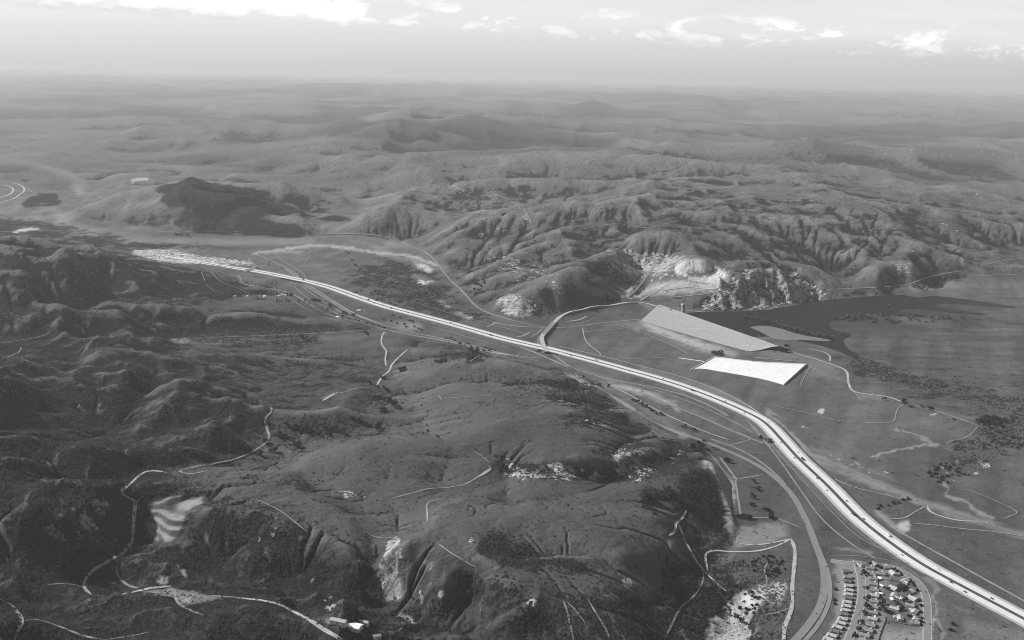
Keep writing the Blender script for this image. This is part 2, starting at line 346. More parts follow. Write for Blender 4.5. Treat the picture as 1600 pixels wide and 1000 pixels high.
# terrain sheet: rows even in 1/distance, columns even in bearing
NK, NW = 1000, 860
kk = np.linspace(-0.64, 0.64, NK); ww = np.linspace(1/980.0, 1/260000.0, NW)
K, WW = np.meshgrid(kk, ww); Y = 1/WW; X = K*Y
def bil(m, i, j):
    i = np.clip(i, 0, m.shape[0]-1.001); j = np.clip(j, 0, m.shape[1]-1.001)
    a = i.astype(int); b = j.astype(int); fi = i-a; fj = j-b
    return (m[a, b]*(1-fj)+m[a, b+1]*fj)*(1-fi)+(m[a+1, b]*(1-fj)+m[a+1, b+1]*fj)*fi
Hb = bil(hh, (np.log(np.hypot(X, Y))-LR0)/DS, (np.arctan2(X, Y)-TH0)/DS)
Ub, Vb = project(X, Y, Hb)
def grad(h):
    hk = np.gradient(h, axis=1)/np.gradient(kk)[None, :]
    hY = np.gradient(h, axis=0)/np.gradient(1/ww)[:, None]
    return hk/Y, hY-(K/Y)*hk
# flat land: the canyon floor, the basin, the subdivision terrace
FLAT = [
 [(-400,300),(0,300),(60,290),(100,340),(240,364),(480,364),(560,366),(640,380),(690,405),(735,460),(770,494),(860,502),(960,482),(1030,468),(1090,486),(1290,466),(1430,456),(1500,438),(1900,428),(1900,1300),(1180,1300),(1180,950),(1135,880),(1150,830),(1120,740),(1085,690),(1000,650),(930,605),(880,578),(800,556),(700,528),(610,515),(540,494),(470,470),(440,448),(380,432),(300,414),(200,396),(90,372),(0,366),(-400,356)],
 [(270,527),(600,512),(650,530),(590,545),(500,541),(280,540)],
]
flat = np.zeros((MH, MW), np.float32)
for P in FLAT: flat = np.maximum(flat, poly(P, 5))
CLIFFS = [[(1095,484),(1110,455),(1140,425),(1180,415),(1240,422),(1275,440),(1296,466),(1200,484)]]
rough = np.full((MH, MW), 0.55, np.float32)
def lay(m, P, val, feather=10):
    k = poly(P, feather); m[:] = m*(1-k)+val*k
lay(rough, [(600,540),(760,552),(900,590),(950,640),(1090,700),(1070,745),(1110,760),(1120,830),(1030,930),(900,960),(820,930),(760,880),(690,820),(560,840),(480,790),(420,760),(480,700),(640,650)], 0.10, 12)
lay(rough, [(-400,360),(100,370),(300,420),(420,455),(500,560),(600,580),(400,620),(420,700),(200,760),(330,770),(560,850),(700,860),(820,960),(760,1300),(-400,1300)], 1.0, 12)
lay(rough, [(270,540),(600,545),(600,600),(560,640),(430,700),(480,760),(400,770),(380,690),(400,600),(300,575)], 0.45, 10)
lay(rough, [(400,440),(560,500),(400,492),(300,480)], 0.15, 6)
for C in CLIFFS: lay(rough, C, 2.0, 5)
R = msample(rough, Ub, Vb)*(1-msample(flat, Ub, Vb))
far = sstep(4500, 9000, Y)
R = R*(1-far)+far*np.clip(sstep(12, 70, Hb), 0, 1)*0.9
# broad irregular relief, rounded where the hills are grassy, sharper in the chaparral
fl = msample(flat, Ub, Vb)
wx = X+260*(fbm(X/800, Y/800, 3, 3)-0.5); wy = Y+260*(fbm(X/800+7, Y/800, 3, 4)-0.5)
H = Hb.copy()
iso = msample(poly([(90,350),(180,270),(420,265),(450,330),(430,362),(230,366)], 20), Ub, Vb)+0.9*msample(poly([(960,425),(1040,395),(1110,395),(1150,425),(1140,460),(990,470)], 8), Ub, Vb)
mid = sstep(3500, 6500, Y)*np.clip(sstep(8, 90, Hb), 0, 1)*(1-0.9*iso)
Rc = np.clip(R, 0, 1)
grassy = np.clip(1-Rc/0.5, 0, 1)*(1-fl)*(1-mid)
CDY = Y*Y*(ww[0]-ww[1])
def al(l): return 1-sstep(l/3.2, l/1.15, CDY)
ff_ = 1-0.8*sstep(8500, 19000, Y)
H += mid*(1-ff_)*(ridged(X/3600, Y/3600, 3, 13)-0.42)*330*np.clip(Hb/250, 0.15, 1)
tf_ = sstep(5500, 9000, Y)
wx2 = X+900*(fbm(X/3000, Y/3000, 3, 15)-0.5); wy2 = Y+900*(fbm(X/3000+9, Y/3000, 3, 16)-0.5)
H += mid*(1-0.55*tf_)*(0.35+0.65*al(1100))*(ridged(wx/1300, wy/1300, 3, 11)-0.42)*(95+70*sstep(4600, 6500, Y))
H += mid*tf_*(0.6+0.4*ff_)*(ridged(wx2/3000, wy2/3000, 4, 12)-0.40)*290
H += Rc*(1-mid)*(ridged(wx/430, wy/430, 3, 21)-0.42)*100
H += grassy*(0.35-ridged(wx/430+3, wy/430, 2, 27))*54
H += (fbm(wx/150, wy/150, 3, 31)-0.5)*al(150)*(22*Rc+9*grassy+(34-26*sstep(4600, 6500, Y))*mid*ff_)
H += (fbm(X/45, Y/45, 3, 33)-0.5)*al(60)*(13*Rc+3.0*grassy+8*mid*ff_)
# running water cuts the valleys: flow routed cell to cell, each cell lowered in proportion to the water passing it
nE = int(np.searchsorted(-ww, -1/9500.0))
Z = H[:nE].astype(np.float64).copy(); carve = (np.clip(0.35+1.0*Rc+0.5*mid, 0, 1.3)*(1-fl))[:nE]
Ye = Y[:nE]; cdx = Ye*(kk[1]-kk[0]); cdy = Ye*Ye*(ww[0]-ww[1]); area = (cdx*cdy).ravel()
NB = [(-1, -1), (-1, 0), (-1, 1), (0, -1), (0, 1), (1, -1), (1, 0), (1, 1)]
shear = (np.abs(K[:nE]))*cdy
DI = [np.hypot(cdx*dj+0*di, cdy*di) for di, dj in NB]
A0_ = np.minimum(900+1.5*area, 12000).reshape(Z.shape); A_ = area.copy(); idx = np.arange(Z.size).reshape(Z.shape)
jit = 1+0.35*(vnoise(X[:nE]/20, Y[:nE]/20, 77)-0.5)
for it in range(132):
    if it % 3 == 0:
        best = np.full(Z.shape, 1e-6); rc = idx.copy(); zr = Z.copy()
        P_ = np.pad(Z, 1, mode='edge')
        for (di, dj), dd in zip(NB, DI):
            zn = P_[1+di:1+di+Z.shape[0], 1+dj:1+dj+Z.shape[1]]; sl = (Z-zn)/dd
            m = sl > best; best = np.where(m, sl, best); rc = np.where(m, idx+di*Z.shape[1]+dj, rc)
        rc = np.where((idx % Z.shape[1] == 0) | (idx % Z.shape[1] == Z.shape[1]-1) | (idx < Z.shape[1]) | (idx >= Z.size-Z.shape[1]), idx, rc); rr_ = rc.ravel(); self_ = rr_ == idx.ravel()
        zr = Z.ravel()[rr_].reshape(Z.shape)
    A_ = area+np.bincount(rr_, weights=np.where(self_, 0, A_), minlength=Z.size)
    if it > 30:
        zr = Z.ravel()[rr_].reshape(Z.shape)
        drop = np.minimum(0.45*np.maximum(Z-zr, 0), (0.0042+0.011*(1-sstep(2200, 4200, Ye)))*(1-0.7*np.clip(iso[:nE], 0, 1))*np.sqrt(np.maximum(A_.reshape(Z.shape)-A0_, 0))*np.minimum(best, 0.9)*jit)*carve
        Z = Z-drop
        if it % 4 == 0:       # soil creep
            P_ = np.pad(Z, 1, mode='edge'); Z = Z+0.10*carve*(0.25*(P_[:-2, 1:-1]+P_[2:, 1:-1]+P_[1:-1, :-2]+P_[1:-1, 2:])-Z)
ew = 1-sstep(5600, 8600, Ye)
FLOW = np.zeros(H.shape); FLOW[:nE] = np.log10(np.maximum(A_.reshape(Z.shape), 1))*ew
H[:nE] = H[:nE]*(1-ew)+Z*ew
H += (ridged(wx/150+5, wy/150, 3, 55)-0.4)*al(150)*(20*np.clip(Rc-0.3, 0, 1)+2.5*grassy+(20-14*sstep(4600, 6500, Y))*mid*ff_*np.clip(1-iso, 0, 1))+(ridged(X/62, Y/62, 2, 57)-0.4)*al(70)*(9*np.clip(Rc-0.3, 0, 1)+7*mid*ff_*(1-sstep(4600, 6500, Y)))
for lam, amp, sd_ in ((520, 5, 41), (190, 4, 42), (85, 4.0, 43), (42, 1.8, 44)):
    gx, gy = grad(H); s = np.hypot(gx, gy)+1e-5
    e = stripes(X/lam, Y/lam, gy/s, -gx/s, sd_)
    m = Rc*np.clip((s-0.12)*3.0, 0, 1)*(1-sstep(lam*55, lam*120, Y))*(sstep(4500, 8000, Y) if lam > 300 else 0.22*(1-0.6*sstep(4500, 7000, Y)))
    H += amp*m*(e-0.15)*al(lam)
cl_ = np.clip(R-1, 0, 1)
qm = msample(poly([(226,800),(262,774),(316,772),(322,790),(300,806),(290,826),(266,852),(240,852)], 3), *project(X, Y, H))
Hs_ = H.copy()
for _ in range(40):
    p = np.pad(Hs_, 1, mode='edge'); Hs_ = 0.25*(p[:-2, 1:-1]+p[2:, 1:-1]+p[1:-1, :-2]+p[1:-1, 2:])
H = H*(1-qm)+Hs_*qm
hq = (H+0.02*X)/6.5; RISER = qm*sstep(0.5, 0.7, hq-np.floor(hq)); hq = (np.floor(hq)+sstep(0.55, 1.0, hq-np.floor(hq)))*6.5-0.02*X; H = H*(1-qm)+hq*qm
H += cl_*(ridged(X/70, Y/70, 3, 61)-0.45)*38
H += (fbm(X/14, Y/14, 2, 51)-0.5)*1.2*np.clip(R+0.1, 0, 1.2)*(1-sstep(2500, 5000, Y))
Us, Vs = project(X, Y, H)
def hidx(x, y):
    k = x/y; w = 1/y
    return (w-ww[0])/(ww[1]-ww[0]), (k-kk[0])/(kk[1]-kk[0])
def gz(x, y):
    i, j = hidx(np.asarray(x, float), np.asarray(y, float)); return bil(H, i, j)
def hit(u, v):
    """ground point seen at photo position (u, v)"""
    d = ray(u, v); shp = d.shape[:-1]; d = d.reshape(-1, 3)
    t0 = (CAMZ-420)/-np.minimum(d[:, 2], -0.004); t1 = (CAMZ+5)/-np.minimum(d[:, 2], -0.004); n = 220
    found = np.zeros(len(d), bool); lo_ = t0.copy(); hi_ = t1.copy()
    prev = t0.copy()
    for s in range(1, n+1):
        t = t0+(t1-t0)*s/n; z = CAMZ+d[:, 2]*t; g = gz(d[:, 0]*t, d[:, 1]*t)
        new = (z <= g) & ~found; lo_[new] = prev[new]; hi_[new] = t[new]; found |= new; prev = t
    for _ in range(12):
        m = (lo_+hi_)/2; b = CAMZ+d[:, 2]*m <= gz(d[:, 0]*m, d[:, 1]*m)
        hi_ = np.where(b, m, hi_); lo_ = np.where(b, lo_, m)
    P = np.stack([d[:, 0]*hi_, d[:, 1]*hi_, CAMZ+d[:, 2]*hi_], -1)
    return P.reshape(shp+(3,))
# ground cover traced on the land: bare soil, sand, fields, brush, rock
pale = np.zeros((MH, MW), np.float32); palew = np.zeros((MH, MW), np.float32)   # albedo and weight
brush = np.zeros((MH, MW), np.float32); rock = np.zeros((MH, MW), np.float32)
def tone(k, val):
    global pale, palew
    pale = pale*(1-k)+val*k; palew = np.maximum(palew*(1-k*0.0), k)
def T(P, val, fe=3, w=1.0): tone(poly(P, fe)*w, val)
def S(P, w, val, fe=2, k=1.0): tone(np.clip(stroke(P, w, fe)*k, 0, 1), val)
def Bp(P, val, fe=8): global brush; k = poly(P, fe); brush = brush*(1-k)+val*k
def Rp(P, val, fe=4): global rock; k = poly(P, fe); rock = np.maximum(rock, k*val)
def Rs(P, w, val, fe=3): global rock; rock = np.maximum(rock, np.clip(stroke(P, w, fe), 0, 1)*val)
# brush densities
brush[:] = 0.12
Bp([(-400,360),(60,368),(110,372),(300,420),(420,455),(480,500),(500,530),(560,575),(600,600),(420,610),(420,690),(250,735),(330,770),(480,830),(560,900),(700,940),(760,1300),(-400,1300)], 0.62, 14)
Bp([(-400,560),(0,560),(250,600),(200,720),(200,780),(100,900),(-400,1000)], 0.80, 20)
Bp([(-400,380),(60,385),(100,470),(60,520),(-400,520)], 0.72, 14)
Bp([(100,515),(300,500),(600,512),(590,518),(400,526),(200,530)], 0.66, 4)
Bp([(270,540),(600,545),(580,556),(300,552)], 0.08, 5)
Bp([(120,495),(300,470),(420,462),(520,495),(450,488),(300,495)], 0.22, 5)
Bp([(300,575),(400,570),(560,600),(640,640),(560,690),(470,700),(420,650)], 0.30, 10)
Bp([(400,690),(560,680),(640,700),(560,790),(420,770),(300,755)], 0.12, 10)
Bp([(230,780),(320,770),(330,820),(280,860),(240,850)], 0.05, 6)
Bp([(330,790),(420,790),(420,880),(300,900),(290,850)], 0.66, 8)
Bp([(440,850),(510,880),(500,935),(420,920)], 0.92, 6)
Bp([(540,880),(585,870),(580,930),(530,940)], 0.92, 6)
Bp([(380,940),(560,960),(700,960),(860,940),(960,910),(1080,960),(1100,1300),(300,1300)], 0.45, 12)
Bp([(640,540),(760,552),(900,590),(950,640),(1090,700),(1070,745),(900,735),(760,720),(640,650)], 0.10, 10)
Bp([(690,545),(765,545),(770,565),(720,570),(670,562)], 0.66, 5)
Bp([(790,598),(870,590),(930,600),(930,625),(880,615),(800,608)], 0.66, 4)
Bp([(845,612),(935,615),(990,660),(1080,700),(1095,740),(1050,735),(1040,690),(960,670),(880,668),(870,655),(900,640),(850,620)], 0.66, 5)
Bp([(915,705),(975,680),(1060,700),(1090,740),(1060,750),(960,755),(820,750),(760,730),(780,710),(870,735),(960,738)], 0.66, 4)
Bp([(740,830),(800,840),(850,870),(920,875),(920,893),(860,893),(780,885),(745,870)], 0.66, 6)
Bp([(1060,755),(1100,735),(1130,770),(1140,850),(1125,880),(1080,870),(1070,820)], 0.66, 6)
Bp([(1040,850),(1090,870),(1110,920),(1070,950),(1040,910)], 0.7, 8)
Bp([(930,940),(980,930),(1010,970),(1000,1000),(930,1000)], 0.75, 8)
Bp([(730,900),(800,900),(830,960),(760,970)], 0.7, 8)
Bp([(995,768),(1060,765),(1058,780),(1010,795),(1000,785)], 0.9, 4)
Bp([(360,745),(480,770),(500,760),(400,740)], 0.5, 4)
Bp([(540,720),(640,700),(680,720),(620,755)], 0.25, 8)
# canyon floor and basin
Bp([(520,430),(600,400),(680,420),(740,480),(780,505),(700,505),(620,475),(560,450)], 0.55, 6)
Bp([(700,430),(745,440),(770,480),(740,480)], 0.6, 4)
Bp([(-400,335),(0,335),(80,345),(200,372),(400,386),(490,386),(480,390),(300,388),(180,388),(90,372),(-400,358)], 0.62, 4)
Bp([(200,362),(480,366),(500,370),(200,372)], 0.05, 3)
Bp([(1180,500),(1300,520),(1340,580),(1420,625),(1530,660),(1850,720),(1850,560),(1600,560),(1400,540)], 0.26, 8)
Bp([(1400,500),(1600,460),(1850,460),(1850,560),(1600,570),(1400,550)], 0.2, 10)
Bp([(1475,710),(1535,665),(1580,640),(1700,640),(1700,700),(1580,700),(1550,730),(1500,745)], 0.66, 8)
Bp([(1300,560),(1420,600),(1560,640),(1700,660),(1700,640),(1500,610),(1350,560)], 0.7, 8)
Bp([(1120,680),(1200,700),(1240,790),(1260,860),(1160,850),(1150,760)], 0.15, 8)
Bp([(1150,870),(1230,870),(1235,1000),(1240,1100),(1100,1100),(1060,950),(1120,880)], 0.55, 8)
# far hills
Bp([(690,280),(950,270),(1300,300),(1450,330),(1430,440),(1290,440),(1130,400),(1000,420),(900,480),(770,480),(700,400)], 0.36, 20)
Bp([(860,400),(960,380),(1000,410),(900,450)], 0.42, 8)
Bp([(1090,470),(1140,425),(1240,420),(1290,445),(1296,465),(1180,484),(1100,484)], 0.72, 4)
Bp([(240,290),(400,283),(430,330),(300,340)], 0.5, 8)  # the cloud's shadow on the isolated hill, also laid in as denser dark cover
Bp([(30,318),(60,302),(90,303),(95,320),(40,325)], 0.9, 3)
# fields, sand, bare soil
T([(-50,345),(60,335),(150,350),(240,366),(480,367),(560,365),(640,380),(660,390),(600,393),(480,387),(330,385),(200,384),(100,372),(0,364)], 0.17, 4, 0.8)
T([(235,364),(480,367),(490,371),(300,374),(220,370)], 0.075, 2)
T([(150,372),(330,375),(480,372),(500,367),(600,372),(640,382),(650,388),(600,391),(500,385),(330,383),(200,381)], 0.21, 3, 0.9)
T([(395,389),(470,388),(480,393),(472,398),(430,398)], 0.24, 2)
S([(495,375),(540,380),(578,386)], 3, 0.07); S([(515,372),(560,374),(600,382)], 3, 0.07); S([(330,387),(400,388),(480,387)], 3, 0.05)
S([(22,362),(32,360),(60,357)], 2, 0.5, 1); S([(0,342),(110,336)], 3, 0.22, 2)
T([(0,250),(120,262),(150,300),(60,300),(0,280)], 0.10, 6, 0.6)
S([(0,247),(60,258),(100,270),(125,280),(140,297)], 4, 0.28, 3); S([(115,290),(130,300),(120,305)], 8, 0.24, 4)
S([(90,350),(100,338),(110,330)], 8, 0.25, 3); S([(100,348),(130,358),(160,364)], 5, 0.24, 3)
S([(105,345),(130,315),(165,292),(200,282),(230,281)], 3, 0.22, 2); S([(205,284),(218,280),(232,279)], 2, 0.4, 1)
S([(395,396),(500,384),(590,395),(640,400),(682,414)], 2, 0.3, 1)
T([(640,407),(665,412),(681,424),(672,428),(655,420)], 0.5, 2); T([(652,426),(670,432),(686,440),(670,443),(657,447),(648,440),(640,428)], 0.5, 2)
S([(590,394),(615,401),(655,406)], 5, 0.32, 3); S([(600,462),(622,456)], 5, 0.3, 3); S([(650,452),(620,458),(608,466),(610,478),(640,486)], 4, 0.05, 2)
S([(682,468),(706,480)], 3, 0.4, 2); S([(712,488),(735,498)], 5, 0.45, 2); T([(720,490),(732,492),(738,499),(722,498)], 0.5, 1)
S([(600,503),(640,505),(660,512),(620,514)], 6, 0.22, 4); S([(480,508),(560,528)], 0, 0)
T([(270,533),(330,528),(420,528),(560,522),(590,524),(560,530),(480,536),(330,540)], 0.17, 4)
T([(262,532),(290,528),(305,530),(290,537),(270,537)], 0.38, 2)
T([(480,512),(540,516),(640,520),(760,545),(800,556),(760,556),(700,540),(600,524)], 0.13, 4)
T([(735,540),(765,548),(800,556),(790,558),(755,552)], 0.36, 2)
T([(780,485),(800,463),(815,462),(828,472),(838,490),(822,498),(800,495)], 0.22, 3); Rp([(775,486),(800,460),(830,470),(842,488),(815,497)], 0.7)
T([(1052,416),(1066,408),(1078,404),(1090,407),(1100,406),(1112,414),(1125,419),(1144,431),(1136,442),(1112,439),(1095,441),(1075,433),(1056,428)], 0.62, 1)
Rp([(925,430),(1000,400),(1060,400),(1150,430),(1145,460),(1040,464),(985,462)], 0.5, 5)
T([(960,432),(1000,450),(1040,438),(1080,432),(1142,438),(1140,454),(1100,458),(1040,462),(1000,466),(975,462)], 0.42, 2, 0.9)
T([(1000,466),(1020,455),(1030,446),(1060,442),(1070,450),(1030,458)], 0.15, 3); 
S([(920,437),(950,434),(962,433)], 4, 0.45, 2); S([(950,434),(975,450),(983,458)], 3, 0.4, 2); T([(968,462),(985,455),(1005,455),(1000,466),(980,468)], 0.45, 2)
S([(985,465),(1000,440),(1010,425),(1025,412)], 4, 0.3, 2); S([(1020,447),(1060,443),(1080,440)], 8, 0.45, 4)
Rp([(945,395),(1040,395),(1060,430),(1000,440),(950,425)], 0.75, 6); Rp([(1030,400),(1060,390),(1070,410),(1045,415)], 0.8)
for C in CLIFFS: Rp(C, 0.78, 4)
Rp([(1100,462),(1110,478),(1290,462),(1290,468),(1180,484),(1096,486)], 1.0, 2)
T([(985,503),(1008,499),(1060,520),(1100,533),(1165,553),(1150,558),(1100,551),(1050,535),(1010,515)], 0.40, 3)
T([(900,510),(980,500),(1010,515),(1000,522),(980,510)], 0.22, 3); S([(1025,522),(1060,536),(1085,548)], 3, 0.13, 2)
T([(1165,553),(1210,545),(1260,550),(1310,570),(1330,590),(1270,575)], 0.22, 4, 0.8); T([(1260,568),(1300,575),(1330,590),(1300,600),(1262,590)], 0.18, 5, 0.7)
S([(1000,577),(1060,595),(1120,612),(1170,640)], 9, 0.20, 5, 0.9); S([(1195,640),(1230,675),(1262,712)], 5, 0.4, 3); S([(1150,655),(1210,700),(1290,780),(1400,865)], 6, 0.2, 5, 0.8)
S([(900,575),(960,595),(1020,615),(1100,650),(1160,680)], 8, 0.18, 4, 0.8); S([(955,600),(1000,613),(1045,630),(1060,640)], 6, 0.30, 2)
T([(880,582),(900,585),(925,603),(912,600)], 0.42, 1); S([(940,600),(980,622),(1020,645),(1070,680)], 5, 0.25, 4, 0.8)
T([(1060,672),(1080,680),(1078,690),(1062,684)], 0.2, 2)
T([(1102,708),(1118,712),(1135,740),(1152,760),(1146,800),(1146,842),(1136,838),(1130,790),(1118,748),(1098,728)], 0.27, 3)
T([(1095,722),(1110,718),(1120,732),(1105,735)], 0.42, 2)
T([(1150,822),(1228,812),(1236,835),(1210,850),(1160,858),(1142,848)], 0.19, 4)
T([(1200,860),(1235,850),(1232,1000),(1200,1000)], 0.08, 4)
T([(1180,915),(1225,908),(1222,940),(1195,945),(1175,960),(1172,1010),(1100,1010),(1098,985),(1118,958),(1150,930)], 0.40, 3); 
S([(1190,938),(1215,930),(1225,915)], 3, 0.4, 2); T([(1198,930),(1212,925),(1216,938),(1200,940)], 0.04, 2)
T([(1300,872),(1400,880),(1440,905),(1456,930),(1458,1010),(1360,1100),(1250,1100),(1290,1000),(1305,930)], 0.19, 4)
T([(1385,985),(1445,985),(1448,1040),(1370,1040)], 0.24, 3); T([(1395,895),(1435,910),(1440,985),(1385,980),(1380,920)], 0.10, 4)
T([(1438,900),(1452,898),(1470,915),(1472,926),(1460,926)], 0.17, 2); S([(1298,858),(1340,860),(1365,864)], 3, 0.25, 2)
S([(1458,925),(1462,950),(1466,965),(1475,990),(1470,1010)], 3, 0.3, 2); S([(1462,965),(1455,985),(1458,1005)], 2, 0.3, 1)
T([(1480,938),(1530,955),(1520,965),(1490,955)], 0.14, 4); T([(1500,960),(1700,1000),(1700,1100),(1500,1100)], 0.14, 6)
S([(1262,697),(1330,722),(1380,742),(1410,752)], 5, 0.26, 4, 0.8); Rp([(1262,695),(1330,712),(1400,740),(1420,752),(1350,740),(1290,715)], 0.55)
S([(1250,700),(1265,712),(1330,737),(1400,768),(1470,795),(1540,818),(1620,843),(1700,870)], 9, 0.21, 3); S([(1270,722),(1340,748),(1400,770)], 6, 0.22, 3)
T([(1405,815),(1425,815),(1422,830),(1405,832)], 0.36, 2); S([(1370,800),(1390,815),(1410,832)], 6, 0.3, 3)
S([(1470,750),(1480,765),(1482,778),(1510,785),(1530,800),(1552,812)], 3, 0.32, 2); Rp([(1455,720),(1500,710),(1510,740),(1480,765),(1450,745)], 0.5, 4)
T([(1528,720),(1545,722),(1552,730),(1540,731)], 0.42, 1); T([(1522,737),(1532,738),(1530,742),(1522,741)], 0.42, 1)
T([(1465,694),(1500,698),(1498,706),(1470,704)], 0.2, 3); S([(1360,713),(1400,703),(1470,694)], 2, 0.24, 1); S([(1400,672),(1430,680),(1460,694)], 2, 0.2, 1)
T([(1278,642),(1286,638),(1290,644),(1282,648)], 0.4, 1); T([(1252,665),(1260,663),(1262,667),(1255,669)], 0.4, 1); T([(1455,645),(1464,646),(1462,650),(1455,649)], 0.42, 1)
T([(1340,612),(1400,624),(1390,630),(1340,622)], 0.2, 3)
# shallow wet land in the basin is dark, the sandbars are pale
T([(1300,470),(1430,464),(1500,478),(1560,500),(1420,525),(1320,520),(1240,500)], 0.048, 8, 0.8)
S([(1290,480),(1340,490),(1370,490)], 4, 0.10, 3); S([(1410,500),(1450,505),(1485,510)], 5, 0.13, 3); S([(1330,510),(1420,522),(1600,530)], 3, 0.10, 4, 0.7)
S([(1510,725),(1560,700),(1600,695)], 6, 0.16, 4, 0.6); S([(1420,595),(1500,610),(1600,640)], 4, 0.13, 6, 0.6); S([(1455,640),(1540,660)], 8, 0.16, 5, 0.8)
T([(1450,612),(1470,612),(1480,618),(1465,620)], 0.04, 2)
S([(1360,455),(1430,448),(1460,436),(1500,428),(1520,430)], 6, 0.15, 4); S([(1425,452),(1440,456),(1450,448)], 3, 0.25, 2)
T([(202,394),(225,390.5),(270,391),(311,399.5),(345,404),(392,410),(396,413.5),(380,415),(349,413),(309,411.5),(279,412),(232,408)], 0.40, 1)
S([(330,397),(400,404),(420,412)], 3, 0.16, 2); S([(60,372),(120,368),(200,388)], 3, 0.2, 3, 0.6)
# scars and outcrops in the near hills
Rp([(606,842),(629,836),(626,880),(622,905),(629,935),(592,942),(574,930),(580,905),(595,880)], 1.0, 3); T([(612,900),(628,892),(628,930),(600,938),(590,930)], 0.6, 3, 0.7)
Rp([(505,768),(545,766),(575,774),(572,782),(520,778)], 0.85, 3); Rp([(785,710),(800,712),(820,738),(812,745),(790,728)], 0.95, 3)
Rp([(868,736),(890,734),(950,742),(950,752),(880,748)], 0.75, 3); Rp([(955,700),(1000,700),(1030,740),(1000,752),(960,745)], 0.9, 3)
Rp([(735,835),(745,838),(742,860),(736,855)], 0.9, 2); Rp([(965,905),(985,905),(990,918),(972,918)], 0.95, 2); Rp([(820,948),(830,935),(858,948),(845,952)], 0.8, 2)
Rp([(665,880),(682,880),(682,892),(668,892)], 0.8, 3); Rp([(655,918),(662,920),(663,945),(656,942)], 0.8, 2); Rp([(475,905),(498,895),(498,915),(480,922)], 0.85, 3)
Rp([(415,800),(440,800),(430,840),(400,900),(395,880)], 0.5, 5); Rp([(130,780),(175,780),(180,800),(140,812),(120,870),(108,880)], 0.6, 6)
Rp([(60,820),(98,820),(95,835),(65,835)], 0.7, 4); Rp([(0,870),(40,850),(35,880),(0,895)], 0.5, 5); Rp([(500,930),(530,925),(535,945),(520,960),(500,955)], 0.75, 4)
Rp([(630,962),(650,975),(655,985),(645,985),(630,970)], 0.9, 2); S([(510,968),(530,975),(560,985),(590,998)], 6, 0.4, 3); S([(625,960),(640,965),(650,975)], 4, 0.5, 2)
T([(235,792),(262,776),(312,775),(318,786),(296,800),(286,822),(266,848),(242,848),(226,822)], 0.25, 2)
T([(212,928),(262,914),(300,922),(352,938),(300,946),(270,934)], 0.26, 2); T([(250,898),(268,898),(262,915),(244,914)], 0.38, 2); S([(278,880),(286,898),(296,900)], 3, 0.5, 2)
S([(60,440),(58,462),(60,490)], 5, 0.22, 4, 0.8); S([(50,370),(56,395),(46,410)], 3, 0.25, 3, 0.7); S([(20,405),(50,420),(72,420)], 2, 0.2, 3, 0.7); S([(95,405),(95,425)], 5, 0.16, 3, 0.7)
S([(95,514),(112,510),(130,503),(150,500)], 3, 0.24, 2); S([(160,645),(172,625)], 4, 0.25, 3); S([(155,600),(130,640)], 3, 0.14, 4); S([(245,655),(262,625),(278,600)], 5, 0.16, 4)
S([(45,690),(75,666)], 6, 0.18, 4); S([(55,733),(100,722),(140,703)], 2, 0.22, 2); S([(0,620),(12,605),(20,598)], 4, 0.24, 3); S([(125,930),(140,932),(130,950)], 4, 0.26, 3)
S([(285,632),(290,660)], 2, 0.14, 2); S([(315,560),(300,580)], 3, 0.16, 3); S([(320,560),(318,585)], 2, 0.16, 2)
Rp([(870,720),(950,740),(950,752),(880,750),(800,748),(780,740)], 0.9, 2); Rp([(880,655),(925,650),(990,668),(985,676),(900,670)], 0.55, 4); Rp([(1050,735),(1085,715),(1060,700),(1035,705)], 0.6, 4); Rp([(1180,395),(1240,400),(1180,410)], 0.6, 4); Rp([(1040,395),(1140,400),(1180,415),(1060,405)], 0.6, 4)
Rp([(940,385),(1040,392),(1060,405),(1050,430),(1010,428),(960,412)], 0.95, 4); Rp([(770,400),(800,395),(850,420),(850,440),(800,430)], 0.6, 5); Rp([(770,465),(800,455),(835,470),(842,492),(810,498),(780,488)], 0.9, 3)
# pale rills and slips of the far hills
for P, w in (([(765,295),(775,305)], 5), ([(775,345),(780,360),(800,358)], 3), ([(818,335),(825,345)], 6), ([(720,290),(735,310),(750,320)], 3), ([(830,420),(860,430)], 4), ([(860,440),(880,455)], 4), ([(800,425),(830,410)], 3),
             ([(985,385),(1000,395)], 4), ([(1480,385),(1500,395),(1505,410)], 5), ([(1400,415),(1420,425)], 6), ([(1200,340),(1220,345)], 3), ([(1345,385),(1375,400)], 2), ([(1290,312),(1340,322),(1385,342)], 1.5), ([(1470,348),(1500,362)], 3), ([(1405,390),(1440,392)], 3),
             ([(1050,270),(1080,280)], 3), ([(910,255),(930,250)], 4), ([(620,420),(640,410)], 1), ([(730,300),(700,288)], 2), ([(745,370),(760,362)], 3), ([(1370,302),(1395,307)], 2), ([(1525,302),(1535,308)], 3), ([(560,250),(550,262)], 2)):
    Rs(P, w, 0.85, 2)
Rp([(700,285),(790,290),(800,330),(760,340),(700,310)], 0.50, 8); Rp([(760,370),(880,400),(880,460),(800,450),(740,400)], 0.50, 10); Rp([(1150,340),(1400,330),(1420,440),(1300,430)], 0.22, 12); Rp([(1390,400),(1425,405),(1425,440),(1395,435)], 0.6, 5)

